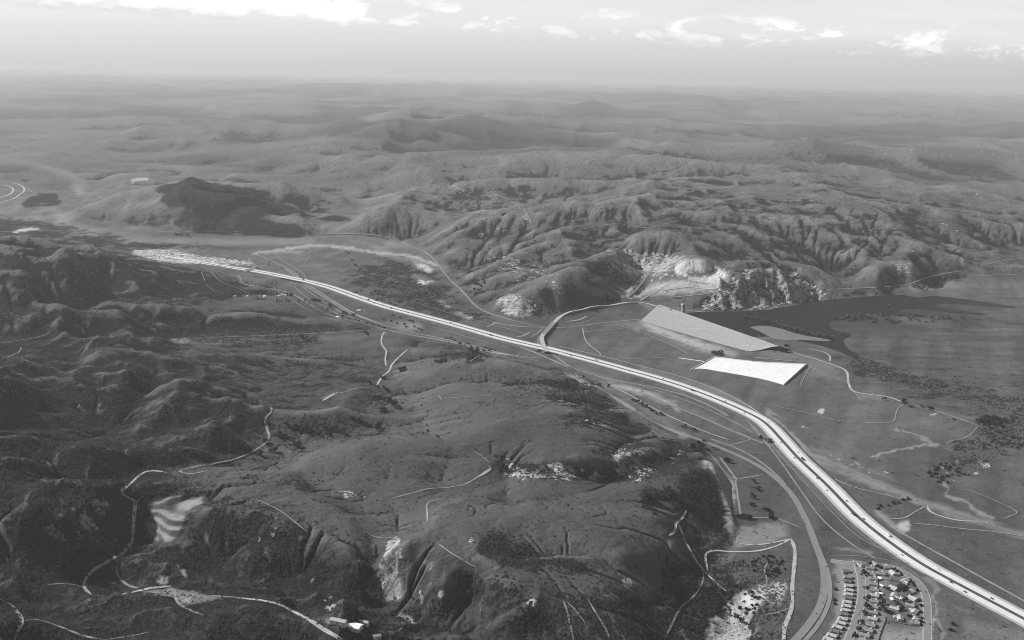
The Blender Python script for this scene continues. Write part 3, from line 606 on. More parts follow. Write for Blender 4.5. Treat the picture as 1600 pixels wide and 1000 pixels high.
DIRT = [
 ([(601,519),(597,526),(596,536),(600,544),(604,549),(602,560),(603,572)], 5, 'palewhite'), ([(637,546),(625,557),(613,569),(608,580),(598,588),(592,597),(588,605)], 5, 'palewhite'),
 ([(588,605),(565,606),(550,609),(540,613),(520,616),(500,624)], 4, 'dirt'), ([(527,613),(515,620),(503,627)], 6, 'palewhite'),
 ([(424,637),(424,645),(414,654),(416,668),(421,682),(412,695),(395,706),(375,715),(350,722),(315,728),(290,733),(280,737),(300,741),(325,735)], 4.5, 'dirt'), ([(415,658),(418,672),(421,682)], 6, 'palewhite'),
 ([(262,739),(245,736),(230,736),(218,743),(208,752),(197,762),(187,772),(198,777),(210,780),(213,786),(210,800),(209,815),(208,830),(205,848),(196,862),(180,872),(163,882),(148,890),(137,900),(131,910),(133,922),(143,930)], 5.5, 'palewhite'),
 ([(213,786),(217,781),(224,776)], 4, 'dirt'), ([(131,918),(120,914),(104,913),(70,913)], 4, 'dirt'), ([(182,885),(182,895),(190,908),(200,915),(215,919)], 4, 'dirt'),
 ([(0,937),(15,942),(22,950),(30,961),(36,972),(30,985),(22,1002)], 5, 'palewhite'), ([(36,972),(55,968),(75,973),(100,982),(130,994),(160,1000)], 3.5, 'dirt'), ([(160,1000),(200,995),(235,988)], 2.5, 'dirt'),
 ([(190,930),(215,924),(240,919),(268,916)], 6, 'palewhite'), ([(274,922),(275,938),(288,950),(300,955),(318,962)], 4, 'dirt'), ([(330,931),(360,934),(395,937),(430,943),(450,951),(472,963),(490,974),(505,984),(530,1000),(550,1015)], 5.5, 'palewhite'),
 ([(300,530),(350,527),(400,525),(450,523),(520,520),(600,515)], 5, 'dirt'), ([(0,562),(18,556),(30,550),(33,542)], 3.5, 'dirt'), ([(0,536),(30,532),(60,527),(75,521),(80,515)], 3, 'dirt'), ([(335,540),(342,536),(346,531)], 3, 'dirt'),
 ([(668,815),(667,800),(667,788),(674,783),(690,780)], 3, 'dirt'), ([(612,779),(640,772),(670,764),(700,762),(725,758),(738,751),(748,745),(760,740),(768,733),(762,727)], 3.5, 'dirt'), ([(743,747),(752,743),(767,732)], 5, 'palewhite'), ([(738,705),(752,712),(766,724)], 2.5, 'dirt'),
 ([(1045,838),(1055,830),(1055,820),(1060,815),(1068,808),(1072,798)], 5, 'palewhite'), ([(1060,818),(1068,840),(1082,868),(1098,890),(1120,912),(1138,927)], 4, 'palewhite'), ([(1098,890),(1099,905),(1090,925),(1075,940),(1062,952),(1050,975),(1038,1000)], 3, 'dirt'), ([(1138,927),(1150,940),(1160,955),(1172,968)], 3, 'dirt'),
 ([(1104,706),(1120,722),(1132,738),(1148,748),(1170,746),(1192,742)], 4.5, 'dirt'), ([(1149,750),(1152,770),(1155,790),(1158,808)], 4.5, 'dirt'), ([(1170,809),(1210,810),(1230,816),(1252,826)], 4, 'dirt'),
 ([(1106,893),(1103,880),(1102,867),(1110,861),(1130,861),(1155,863),(1185,861),(1215,853),(1236,842)], 4.5, 'palewhite'), ([(1155,850),(1180,852),(1210,848),(1236,842)], 4, 'palewhite'),
 ([(1236,842),(1242,860),(1241,885),(1238,915),(1238,945),(1232,965),(1226,980),(1224,1005),(1222,1040)], 6.5, 'palewhite'), ([(1190,962),(1215,958),(1235,950)], 3, 'dirt'), ([(1196,928),(1198,905),(1194,890),(1200,880)], 2.5, 'dirt'),
 ([(1262,545),(1285,550),(1296,556),(1297,565)], 6, 'palewhite'), ([(1215,545),(1240,552),(1270,560),(1300,570),(1322,580),(1326,600),(1334,612),(1360,617),(1390,621),(1410,629)], 7, 'palewhite'), ([(1334,612),(1340,618),(1346,627)], 3, 'dirt'),
 ([(1410,629),(1440,636),(1470,645),(1500,655),(1530,666)], 4.5, 'dirt'), ([(1412,632),(1402,640),(1399,652),(1396,658),(1385,661),(1340,660),(1300,656),(1260,645),(1200,633),(1185,630)], 3, 'dirt'), ([(1528,666),(1515,680),(1500,687),(1485,689),(1479,695)], 3, 'dirt'),
 ([(1449,790),(1430,800),(1412,810),(1385,811)], 4, 'dirt'), ([(1449,790),(1452,799),(1470,807),(1500,814),(1540,815)], 5, 'palewhite'), ([(1425,818),(1460,821),(1500,826),(1560,832),(1620,842)], 4, 'dirt'),
 ([(1372,800),(1385,815),(1400,828),(1430,845),(1460,862),(1500,884),(1550,912),(1610,945),(1680,985)], 5, 'dirt'), ([(1500,765),(1520,768),(1560,785),(1590,800),(1580,806),(1565,812)], 2.5, 'dirt'), ([(1240,660),(1215,650),(1195,635)], 2.5, 'dirt'),
 ([(1165,655),(1200,690),(1240,735),(1290,790),(1340,838),(1385,862),(1420,878)], 2.0, 'dirt'), ([(1393,871),(1415,876),(1425,882)], 2, 'palewhite'), ([(1300,868),(1340,869),(1380,874),(1405,882),(1425,893),(1440,905)], 2, 'dirt'),
 ([(1129,697),(1150,694),(1170,688),(1172,684),(1150,675)], 4, 'dirt'), ([(1000,578),(975,590),(983,584),(978,580)], 0, 'dirt'), ([(910,512),(914,530),(922,540),(935,550),(940,556)], 3, 'palewhite'), ([(885,503),(905,500),(918,494)], 6, 'palewhite'), ([(888,508),(910,505),(930,497)], 3, 'dirt'),
 ([(805,527),(818,525),(826,520),(830,519)], 5, 'palewhite'), ([(828,528),(840,521),(848,513)], 5, 'dirt'), ([(760,511),(768,508),(776,504)], 5, 'palewhite'), ([(970,561),(1010,560),(1060,558)], 4, 'dirt'), ([(1172,558),(1210,562),(1260,566)], 6, 'dirt'),
 ([(982,512),(990,508),(1003,510)], 3, 'dirt'), ([(925,484),(920,520),(940,518)], 0, 'dirt'), ([(672,505),(690,507),(700,509)], 8, 'palewhite'), ([(676,512),(710,521),(755,534),(780,540)], 3.5, 'dirt'), ([(735,565),(742,560),(750,556)], 4, 'palewhite'), ([(745,547),(770,551),(795,555)], 7, 'palewhite'),
 ([(1026,412),(1015,424),(1006,438),(995,452),(982,464)], 7, 'dirt'), ([(920,437),(930,440),(950,448),(970,460)], 4, 'palewhite'), ([(1020,468),(1060,464),(1100,460),(1130,454),(1140,448)], 6, 'dirt'), ([(1068,485),(1090,487),(1112,489)], 5, 'palewhite'),
 ([(1290,453),(1330,451),(1380,449),(1420,444),(1450,434),(1480,427),(1510,424),(1525,431),(1560,430),(1620,428)], 5, 'dirt'), ([(1420,446),(1428,454),(1442,454),(1450,446)], 4, 'dirt'), ([(1540,414),(1580,406),(1620,404)], 5, 'dirt'),
 ([(0,284),(20,286),(34,291),(38,298),(30,305),(20,311),(-10,320)], 12, 'palewhite'), ([(-20,288),(8,290),(20,295),(18,302),(5,308),(-20,314)], 14, 'palewhite'), ([(42,294),(52,301),(66,299)], 7, 'dirt'), ([(0,247),(30,252),(60,258),(90,266),(115,274)], 9, 'dirt'),
 ([(1160,310),(1230,309),(1290,311),(1330,318),(1365,326),(1385,337)], 6, 'dirt'), ([(1400,338),(1440,342),(1480,348),(1510,364)], 5, 'dirt'), ([(480,366),(478,360),(476,356)], 5, 'dirt'), ([(690,284),(700,290),(703,297)], 5, 'dirt'),
 ([(400,491),(480,486),(560,492)], 0, 'dirt'), ([(340,424),(360,430),(374,436)], 5, 'dirt'), ([(430,398),(445,410),(470,425),(480,438)], 4, 'dirt'), ([(420,428),(400,420),(392,412)], 4, 'dirt'), ([(460,448),(475,462),(500,476),(530,492)], 4, 'dirt'), ([(482,398),(485,392),(480,388)], 3, 'dirt'), ([(470,418),(478,408),(484,400),(510,398)], 3, 'dirt'),
 ([(360,430),(395,455),(410,460)], 0, 'dirt'), ([(555,486),(570,484),(583,485)], 3, 'dirt'), ([(565,485),(575,491)], 3, 'dirt'), ([(880,938),(887,960),(893,985),(898,1010)], 3, 'dirt'), ([(918,935),(932,960),(945,980),(955,1005)], 3, 'dirt'), ([(885,940),(900,955),(915,975)], 3, 'dirt'),
 ([(685,850),(705,865),(730,880),(745,887)], 2.5, 'dirt'), ([(575,835),(600,842),(625,838)], 3, 'dirt'), ([(795,618),(770,618),(740,620),(700,622)], 2, 'dirt'), ([(685,618),(690,625)], 3, 'dirt'), ([(400,780),(440,800),(480,832)], 2.5, 'dirt'), ([(640,985),(625,965),(600,962),(570,970)], 0, 'dirt'),
 ([(872,541),(920,552),(985,568),(1060,588),(1120,609),(1165,632),(1200,656),(1225,685),(1248,708)], 3.5, 'palewhite'), ([(930,590),(1000,603),(1060,622),(1105,640),(1140,656),(1175,676)], 4, 'dirt'), ([(960,606),(985,618),(1020,638),(1060,657),(1100,674),(1140,688)], 4, 'palewhite'),
 ([(1168,658),(1195,690),(1220,722),(1250,765),(1285,812),(1330,850),(1370,874)], 4, 'dirt'), ([(430,455),(455,468),(480,484),(520,500)], 4, 'dirt'), ([(445,420),(475,441),(520,470),(560,493),(600,507)], 4, 'palewhite'), ([(470,446),(500,468),(540,492),(575,505)], 4, 'dirt'),
 ([(620,516),(680,527),(740,541),(800,556),(850,566)], 6, 'dirt'), ([(1124,714),(1140,735),(1152,752)], 5, 'dirt'), ([(800,538),(830,549),(856,560),(890,575)], 5, 'palewhite'), ([(640,470),(690,486),(740,500),(790,513),(830,524)], 3, 'dirt'), ([(880,520),(940,517),(985,512)], 3.5, 'dirt'),
 ([(1010,515),(1060,533),(1100,545),(1150,556)], 6, 'palewhite'), ([(1005,520),(1050,540),(1075,553)], 4, 'dirt'), ([(1260,570),(1290,585),(1330,600)], 3, 'dirt'), ([(1250,603),(1262,580),(1270,570)], 3, 'dirt'), ([(1020,600),(1060,612),(1095,630)], 3, 'dirt'), ([(1275,735),(1330,760),(1390,775),(1440,790)], 4, 'dirt'),
 ([(1000,470),(1030,452),(1050,440)], 6, 'palewhite'), ([(1030,455),(1075,449),(1110,452),(1140,445)], 7, 'palewhite'), ([(1055,432),(1080,440),(1110,444)], 5, 'dirt'),
 ([(760,300),(790,310),(820,330),(830,350)], 5, 'dirt'), ([(900,360),(960,350),(1010,356),(1060,345)], 4, 'dirt'), ([(1120,300),(1180,296),(1240,300)], 5, 'dirt'), ([(330,425),(345,440),(375,452),(390,460)], 3, 'dirt'), ([(315,425),(320,440)], 3, 'dirt'), ([(322,445),(335,455),(350,458)], 3, 'dirt'),
]

graded = np.zeros((MH, MW), np.float32); halo = np.zeros((MH, MW), np.float32)
for px, w, mt in DIRT:
    if not w: continue
    graded = np.maximum(graded, stroke(px, 7, 3)); halo = np.maximum(halo, stroke(px, 3, 2.5)*(0.7 if mt == 'palewhite' else 0.45))
for px in ([(866,503),(876,497),(892,492),(910,488),(927,484),(960,479),(997,472)], [(640,385),(680,408),(700,434),(740,475),(794,499),(852,511)], [(1290,453),(1380,449),(1450,434),(1510,424)]): graded = np.maximum(graded, stroke(px, 9, 4))
graded = np.clip(graded*1.6, 0, 1)
def bl(h, n):
    for _ in range(n):
        p = np.pad(h, 1, mode='edge'); h = 0.25*(p[:-2, 1:-1]+p[2:, 1:-1]+p[1:-1, :-2]+p[1:-1, 2:])
    return h
kg = msample(graded, Us, Vs); H = H*(1-kg)+bl(H, 22)*kg; Us, Vs = project(X, Y, H)
tone(halo*0.8, 0.19)
gxx, gyy = grad(H); slope = np.hypot(gxx, gyy)
def bl(h, n):
    for _ in range(n):
        p = np.pad(h, 1, mode='edge'); h = 0.25*(p[:-2, 1:-1]+p[2:, 1:-1]+p[1:-1, :-2]+p[1:-1, 2:])
    return h
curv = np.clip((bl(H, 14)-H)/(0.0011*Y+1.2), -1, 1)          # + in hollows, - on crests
nj = 2.5
un = Us+(fbm(X/25, Y/25, 2, 91)-0.5)*12*np.clip(2500/Y, 0.2, 1); vn = Vs+(fbm(X/25, Y/25, 2, 92)-0.5)*7*np.clip(2500/Y, 0.2, 1)
cp = msample(pale, un, vn); cw = msample(palew, un, vn)
nz_ = fbm(X/34, Y/50, 5, 120, 0.62); cw = 0.40*cw+0.60*cw*sstep(0.15, 0.55, cw*0.9+(nz_-0.5)*1.1)
big = fbm(X/700, Y/700, 4, 95); mid_ = 0.5+(fbm(X/90, Y/90, 4, 96)-0.5)*al(160)
base = 0.088*(0.72+0.56*big)*(0.80+0.4*mid_)
basin = msample(poly([(1190,500),(1290,470),(1430,462),(1600,440),(1900,430),(1900,740),(1600,700),(1420,630),(1330,590)], 6), Us, Vs)
streak_ = fbm(X/300, Y/45, 4, 97)
base = base*(1-basin)+basin*0.085*(0.25+0.9*streak_+0.6*fbm(X/110, Y/28, 4, 130))
fq = msample(flat, Us, Vs)
rx_, ry_ = X*0.35+Y*0.94, X*0.94-Y*0.35
lay1 = fbm(rx_/420, ry_/38, 4, 101); lay2 = fbm(X/26, Y/26, 3, 102)
base = base*(1-fq)+fq*base*(0.45+0.75*lay1+0.35*lay2)
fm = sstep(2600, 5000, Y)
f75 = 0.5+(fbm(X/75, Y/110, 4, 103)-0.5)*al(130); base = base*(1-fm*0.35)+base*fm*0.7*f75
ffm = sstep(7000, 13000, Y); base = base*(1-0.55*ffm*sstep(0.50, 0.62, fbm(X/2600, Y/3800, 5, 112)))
base = base*(1+0.60*sstep(3800, 7000, Y))*(1-0.06*(1-fq))*(1-0.30*np.clip(Rc-0.5, 0, 0.5)/0.5*(1-fm))  # far ground paler: dry grass, with some haze put into the albedo
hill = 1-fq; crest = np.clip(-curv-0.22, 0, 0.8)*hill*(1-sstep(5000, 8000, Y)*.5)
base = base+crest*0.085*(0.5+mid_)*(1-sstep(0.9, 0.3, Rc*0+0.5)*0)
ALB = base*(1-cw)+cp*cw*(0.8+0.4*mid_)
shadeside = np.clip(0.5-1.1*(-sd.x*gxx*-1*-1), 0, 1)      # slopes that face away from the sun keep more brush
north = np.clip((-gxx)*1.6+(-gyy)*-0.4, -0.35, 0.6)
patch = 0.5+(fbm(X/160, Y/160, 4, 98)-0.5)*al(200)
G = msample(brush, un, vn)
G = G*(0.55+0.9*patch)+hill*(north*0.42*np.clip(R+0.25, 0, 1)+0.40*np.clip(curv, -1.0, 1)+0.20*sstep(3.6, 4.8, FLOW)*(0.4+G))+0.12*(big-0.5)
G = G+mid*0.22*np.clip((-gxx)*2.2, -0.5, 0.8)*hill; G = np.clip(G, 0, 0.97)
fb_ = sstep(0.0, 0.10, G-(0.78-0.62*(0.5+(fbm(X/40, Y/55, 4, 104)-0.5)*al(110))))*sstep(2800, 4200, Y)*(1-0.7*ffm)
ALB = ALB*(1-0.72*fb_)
G = G*(1-fq)+fq*G*(0.3+1.4*fbm(X/420, Y/60, 4, 105))
G = G*(1-0.85*np.clip(cw, 0, 1)*sstep(0.12, 0.2, cp))
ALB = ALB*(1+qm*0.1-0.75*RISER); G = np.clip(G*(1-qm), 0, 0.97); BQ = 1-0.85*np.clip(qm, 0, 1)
rp_ = fbm(X/55, Y/55, 3, 111); Rk = np.clip(msample(rock, un, vn)*(0.75+0.5*rp_)+0.55*sstep(0.60, 0.78, rp_)*np.clip(Rc-0.5, 0, 1)*sstep(0.3, 0.7, slope)+0.22*sstep(0.55, 1.0, slope)*np.clip(R, 0, 1), 0, 1)
BUMP = np.clip(0.62*Rc+(0.50-0.36*sstep(4500, 6500, Y))*mid*(1-0.9*np.clip(iso, 0, 1))+0.10*grassy+0.3*sstep(0.3, 0.6, cp)*cw*hill, 0, 1)*hill*BQ
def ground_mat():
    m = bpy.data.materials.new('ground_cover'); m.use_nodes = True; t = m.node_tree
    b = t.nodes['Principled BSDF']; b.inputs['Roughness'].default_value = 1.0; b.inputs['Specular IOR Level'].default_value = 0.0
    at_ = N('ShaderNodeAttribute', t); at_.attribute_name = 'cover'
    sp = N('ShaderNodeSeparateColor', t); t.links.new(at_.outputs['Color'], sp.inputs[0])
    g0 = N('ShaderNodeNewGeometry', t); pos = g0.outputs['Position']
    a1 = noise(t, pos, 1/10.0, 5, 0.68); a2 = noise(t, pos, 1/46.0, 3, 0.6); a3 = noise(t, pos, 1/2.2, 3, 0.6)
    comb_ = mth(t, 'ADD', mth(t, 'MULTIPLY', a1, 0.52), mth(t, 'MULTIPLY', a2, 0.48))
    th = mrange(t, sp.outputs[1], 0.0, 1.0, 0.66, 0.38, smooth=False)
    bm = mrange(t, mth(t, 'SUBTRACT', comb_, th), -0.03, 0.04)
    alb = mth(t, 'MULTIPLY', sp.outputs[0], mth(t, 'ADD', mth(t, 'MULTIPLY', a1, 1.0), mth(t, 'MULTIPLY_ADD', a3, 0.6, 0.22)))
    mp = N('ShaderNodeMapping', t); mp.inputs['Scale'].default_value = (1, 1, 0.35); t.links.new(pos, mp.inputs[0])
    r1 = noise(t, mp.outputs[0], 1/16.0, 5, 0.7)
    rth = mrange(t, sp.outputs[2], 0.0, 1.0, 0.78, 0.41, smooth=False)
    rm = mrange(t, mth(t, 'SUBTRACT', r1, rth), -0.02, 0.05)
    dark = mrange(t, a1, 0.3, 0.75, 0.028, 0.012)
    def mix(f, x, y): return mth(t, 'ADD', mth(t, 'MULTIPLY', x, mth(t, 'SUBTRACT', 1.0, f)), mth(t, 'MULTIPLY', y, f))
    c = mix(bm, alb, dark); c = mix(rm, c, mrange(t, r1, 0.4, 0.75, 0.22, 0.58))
    cc = N('ShaderNodeCombineColor', t)
    for i in range(3): t.links.new(c, cc.inputs[i])
    t.links.new(cc.outputs[0], b.inputs['Base Color'])
    b1 = noise(t, pos, 1/85.0, 9, 0.62); b2 = noise(t, pos, 1/31.0, 7, 0.65)
    rg = mth(t, 'ABSOLUTE', mth(t, 'MULTIPLY_ADD', b1, 2.0, -1.0)); rg2 = mth(t, 'ABSOLUTE', mth(t, 'MULTIPLY_ADD', b2, 2.0, -1.0))
    relief = mth(t, 'MULTIPLY', mth(t, 'ADD', mth(t, 'MULTIPLY', rg, -46.0), mth(t, 'MULTIPLY', rg2, -13.0)), at_.outputs['Alpha'])
    bp0 = N('ShaderNodeBump', t); bp0.inputs['Strength'].default_value = 1.0; bp0.inputs['Distance'].default_value = 1.0; t.links.new(relief, bp0.inputs['Height'])
    bp = N('ShaderNodeBump', t); bp.inputs['Strength'].default_value = 0.9; bp.inputs['Distance'].default_value = 2.6; t.links.new(bp0.outputs[0], bp.inputs['Normal'])
    t.links.new(mth(t, 'ADD', mth(t, 'MULTIPLY', a1, 0.6), mth(t, 'MULTIPLY', bm, 0.8)), bp.inputs['Height']); t.links.new(bp.outputs[0], b.inputs['Normal'])
    return m
def grey_mat(name, g, rough_=0.9, var=0.15, scale=0.2, bump=0.0):
    m = bpy.data.materials.new(name); m.use_nodes = True; t = m.node_tree
    b = t.nodes['Principled BSDF']; b.inputs['Roughness'].default_value = rough_
    b.inputs['Specular IOR Level'].default_value = 0.2
    g0 = N('ShaderNodeNewGeometry', t); nn = noise(t, g0.outputs['Position'], scale, 4, 0.6)
    f = mrange(t, nn, 0.25, 0.75, g*(1-var), g*(1+var), smooth=False)
    c = N('ShaderNodeCombineColor', t)
    for i in range(3): t.links.new(f, c.inputs[i])
    t.links.new(c.outputs[0], b.inputs['Base Color'])
    if bump:
        bp = N('ShaderNodeBump', t); bp.inputs['Distance'].default_value = bump; t.links.new(nn, bp.inputs['Height']); t.links.new(bp.outputs[0], b.inputs['Normal'])
    return m
def mesh_np(name, V, F, mat, smooth=False, parent=None):
    V = np.asarray(V, np.float32); F = np.asarray(F, np.int32); k = F.shape[1]
    me = bpy.data.meshes.new(name); me.vertices.add(len(V)); me.vertices.foreach_set('co', V.ravel())
    me.loops.add(F.size); me.loops.foreach_set('vertex_index', F.ravel())
    me.polygons.add(len(F)); me.polygons.foreach_set('loop_start', np.arange(0, F.size, k, dtype=np.int32))
    me.polygons.foreach_set('use_smooth', np.full(len(F), smooth)); me.update(); me.validate()
    if mat: me.materials.append(mat)
    o = bpy.data.objects.new(name, me); SC.collection.objects.link(o)
    if parent: o.parent = parent
    return o
i = np.arange(NW-1)[:, None]*NK+np.arange(NK-1)[None, :]
F = np.stack([i, i+1, i+1+NK, i+NK], -1).reshape(-1, 4)
gmat = ground_mat()
ground = mesh_np('ground', np.stack([X, Y, H], -1).reshape(-1, 3), F, gmat, True); ground['kind'] = 'structure'
ca = ground.data.attributes.new('cover', 'FLOAT_COLOR', 'POINT')
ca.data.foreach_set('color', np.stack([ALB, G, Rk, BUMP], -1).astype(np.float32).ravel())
# ================================================================== helpers for built things
COL = SC.collection
def tag(o, label=None, cat=None, group=None, kind=None):
    if label: o['label'] = label
    if cat: o['category'] = cat
    if group: o['group'] = group
    if kind: o['kind'] = kind
    return o
def empty(name, loc, rz=0.0):
    o = bpy.data.objects.new(name, None); COL.objects.link(o); o.location = loc; o.rotation_euler = (0, 0, rz); o.empty_display_size = 1; return o
def copy_tree(o, parent=None):
    c = o.copy(); COL.objects.link(c)
    if parent: c.parent = parent
    for ch in KIDS.get(o.name, ()): copy_tree(ch, c)
    return c
KIDS = {}
def part(name, V, F, mat, parent, smooth=False):
    me = bpy.data.meshes.new(name); me.from_pydata([tuple(v) for v in V], [], [tuple(f) for f in F])
    for m in (mat if isinstance(mat, (list, tuple)) else [mat]): me.materials.append(m)
    if smooth: me.polygons.foreach_set('use_smooth', [True]*len(F))
    me.update(); o = bpy.data.objects.new(name, me); COL.objects.link(o)
    if parent: o.parent = parent; KIDS.setdefault(parent.name, []).append(o)
    return o
def boxg(x0, x1, y0, y1, z0, z1):
    V = [(x0,y0,z0),(x1,y0,z0),(x1,y1,z0),(x0,y1,z0),(x0,y0,z1),(x1,y0,z1),(x1,y1,z1),(x0,y1,z1)]
    return V, [(3,2,1,0),(4,5,6,7),(0,1,5,4),(1,2,6,5),(2,3,7,6),(3,0,4,7)]
def join(*gs):
    V, F = [], []
    for v, f in gs:
        k = len(V); V += list(v); F += [tuple(i+k for i in q) for q in f]
    return V, F
def resample(P, step):
    d = np.r_[0, np.cumsum(np.hypot(*np.diff(P[:, :2], axis=0).T))]; n = max(2, int(d[-1]/step)+1); s = np.linspace(0, d[-1], n)
    return np.stack([np.interp(s, d, P[:, k]) for k in range(P.shape[1])], -1), s
def normals2(P):
    t = np.gradient(P[:, :2], axis=0); t /= np.hypot(t[:, 0], t[:, 1])[:, None]+1e-9
    return np.stack([-t[:, 1], t[:, 0]], -1), t
M = {}
M['concrete'] = grey_mat('pale_concrete', 0.60, 0.8, 0.10, 0.08)
M['shoulder'] = grey_mat('shoulder_gravel', 0.36, 0.95, 0.2, 0.05)
M['asphalt'] = grey_mat('worn_asphalt', 0.19, 0.9, 0.12, 0.06)
M['dirt'] = grey_mat('dirt_track', 0.22, 1.0, 0.3, 0.06)
M['palewhite'] = grey_mat('fresh_dirt', 0.36, 1.0, 0.2, 0.06)
M['median'] = grey_mat('median_grass', 0.065, 1.0, 0.25, 0.1)
M['grassbank'] = grey_mat('grass_bank', 0.085, 1.0, 0.35, 0.06)
M['ballast'] = grey_mat('track_ballast', 0.20, 1.0, 0.2, 0.2)
M['steel'] = grey_mat('rail_steel', 0.12, 0.5)
M['paint'] = grey_mat('road_paint', 0.75, 0.7, 0.05)
M['slab'] = grey_mat('spillway_concrete', 0.74, 0.7, 0.10, 0.05)
M['darkconc'] = grey_mat('weathered_concrete', 0.28, 0.9, 0.2, 0.3)
M['white'] = grey_mat('white_paint', 0.75, 0.7, 0.08, 0.3)
M['roof'] = grey_mat('grey_shingle', 0.24, 0.9, 0.12, 0.8)
M['roof_dark'] = grey_mat('dark_shingle', 0.14, 0.9, 0.12, 0.8)
M['roof_light'] = grey_mat('light_shingle', 0.40, 0.9, 0.10, 0.8)
M['wall'] = grey_mat('stucco', 0.55, 0.9, 0.08, 0.4)
M['glass'] = grey_mat('window_glass', 0.03, 0.15, 0.0)
M['dark'] = grey_mat('dark_rubber', 0.02, 0.8)
M['foliage'] = grey_mat('oak_foliage', 0.016, 1.0, 0.45, 0.5)
M['foliage2'] = grey_mat('willow_foliage', 0.085, 1.0, 0.35, 0.4)
M['scrub'] = grey_mat('chaparral_foliage', 0.022, 1.0, 0.5, 0.08)
M['bark'] = grey_mat('bark', 0.08, 1.0)
M['embank'] = grey_mat('dam_rockfill', 0.285, 1.0, 0.16, 0.09, 1.2)
M['fence'] = grey_mat('board_fence', 0.30, 1.0, 0.2, 0.5)

def drape(name, px, width, mat, off=0.5, step=8.0, label=None, rail=False):
    S_ = spline(px, 6); P = hit(S_[:, 0], S_[:, 1]); P = P[np.r_[True, np.hypot(*np.diff(P[:, :2], axis=0).T) > 0.5]]
    P, s = resample(P, step)
    for _ in range(2): P[1:-1] = (P[:-2]+2*P[1:-1]+P[2:])/4
    n, t = normals2(P); V = []; offs = np.array([-0.5, -0.17, 0.17, 0.5])
    w = width*(1+0.5*(fbm(P[:, 0]/23, P[:, 1]/23, 2, 5)-0.5))*np.clip(np.minimum(s, s[-1]-s)/22+0.25, 0, 1) if mat in ('dirt', 'palewhite') else np.full(len(s), width)
    o_ = off+np.maximum(0, P[:, 1]-2000)*2.2e-4
    ctr = gz(P[:, 0], P[:, 1])
    for k in offs:
        x = P[:, 0]+n[:, 0]*w*k; y = P[:, 1]+n[:, 1]*w*k
        V.append(np.stack([x, y, np.maximum(gz(x, y), ctr-0.06*w*abs(k))+o_], -1))
    V = np.stack(V, 1); m = len(P); q = len(offs); a = np.arange(m-1)[:, None]*q+np.arange(q-1)[None, :]
    F_ = np.stack([a, a+q, a+q+1, a+1], -1).reshape(-1, 4)[:, ::-1]
    o = mesh_np(name, V.reshape(-1, 3), F_, M[mat], True); o['kind'] = 'structure'
    return o
# ------------------------------------------------------------------ water
def flatpoly(name, px, z, mat, zbot=None, kind='structure', n=5):
    S_ = spline(px+[px[0]], n)[:-1]; P = at(S_[:, 0], S_[:, 1], z); m = len(P)
    import bmesh
    bm = bmesh.new(); vs = [bm.verts.new(p) for p in P]; f = bm.faces.new(vs); bmesh.ops.triangulate(bm, faces=[f])
    if zbot is not None:
        lowr = [bm.verts.new((p[0], p[1], zbot)) for p in P]
        for k in range(m): bm.faces.new((vs[k], vs[(k+1) % m], lowr[(k+1) % m], lowr[k]))
    bmesh.ops.recalc_face_normals(bm, faces=bm.faces)
    if sum(f.normal.z*f.calc_area() for f in bm.faces) < 0: bmesh.ops.reverse_faces(bm, faces=bm.faces)
    me = bpy.data.meshes.new(name); bm.to_mesh(me); bm.free(); me.materials.append(mat)
    o = bpy.data.objects.new(name, me); COL.objects.link(o); o['kind'] = kind; return o
wm = bpy.data.materials.new('reservoir_water'); wm.use_nodes = True; t = wm.node_tree; b = t.nodes['Principled BSDF']
b.inputs['Base Color'].default_value = (0.014, 0.014, 0.014, 1); b.inputs['Roughness'].default_value = 0.25; b.inputs['IOR'].default_value = 1.12; b.inputs['Specular IOR Level'].default_value = 0.06
g0 = N('ShaderNodeNewGeometry', t); nn = noise(t, g0.outputs['Position'], 0.12, 4, 0.7); bp = N('ShaderNodeBump', t); bp.inputs['Distance'].default_value = 1.2
t.links.new(nn, bp.inputs['Height']); t.links.new(bp.outputs[0], b.inputs['Normal'])
flatpoly('water', [(1060,492),(1086,488),(1120,487),(1180,485),(1235,478),(1290,469),(1345,464),(1395,461),(1440,461),(1480,464),(1540,472),(1590,481),(1530,478),(1480,474),(1462,478),(1500,485),(1545,492),(1480,488),(1430,482),(1405,486),(1450,495),(1395,492),(1350,490),(1372,499),(1325,498),(1296,502),(1300,515),(1330,522),(1318,530),(1322,542),(1345,560),(1352,585),(1343,588),(1322,573),(1290,556),(1250,549),(1205,548),(1130,520)], 5.0, wm)
flatpoly('sandbar', [(1172,511),(1186,509),(1203,510),(1222,514),(1240,520),(1262,525),(1296,531),(1290,533),(1270,532),(1245,531),(1225,531),(1205,527),(1192,520)], 5.9, grey_mat('sandbar_grass', 0.15, 1.0, 0.25, 0.05), 4.0)

# ------------------------------------------------------------------ freeway
FWY = [(250,404),(309,413),(349,419),(386,422.5),(424,429),(455,436),(512,448),(560,464),(602,478),(650,491),(698,504),(745,517),(794,531),(850,545),(895,556),(941,567),(985,579),(1025,590),(1081,608),(1137,630),(1170,645),(1194,658),(1220,685),(1247,715),(1274,740),(1300,765),(1340,807),(1388,846),(1420,869),(1452,890),(1485,907),(1520,926),(1600,968),(1700,1025),(1800,1090)]
S_ = spline(FWY, 8); C_ = at(S_[:, 0], S_[:, 1], 4.0); C_ = np.column_stack([C_, S_[:, 0]]); C_, fs = resample(C_, 12.0)
for _ in range(14): C_[1:-1] = (C_[:-2]+2*C_[1:-1]+C_[2:])/4
fu = C_[:, 3]
def hump(u, c, w): return np.exp(-((u-c)/w)**2)
FZ = np.maximum(gz(C_[:, 0], C_[:, 1]), 0)+3.0+5.0*hump(fu, 468, 45)+5.0*hump(fu, 862, 55)+1.5*hump(fu, 705, 50)
for _ in range(30): FZ[1:-1] = (FZ[:-2]+FZ[2:])/2
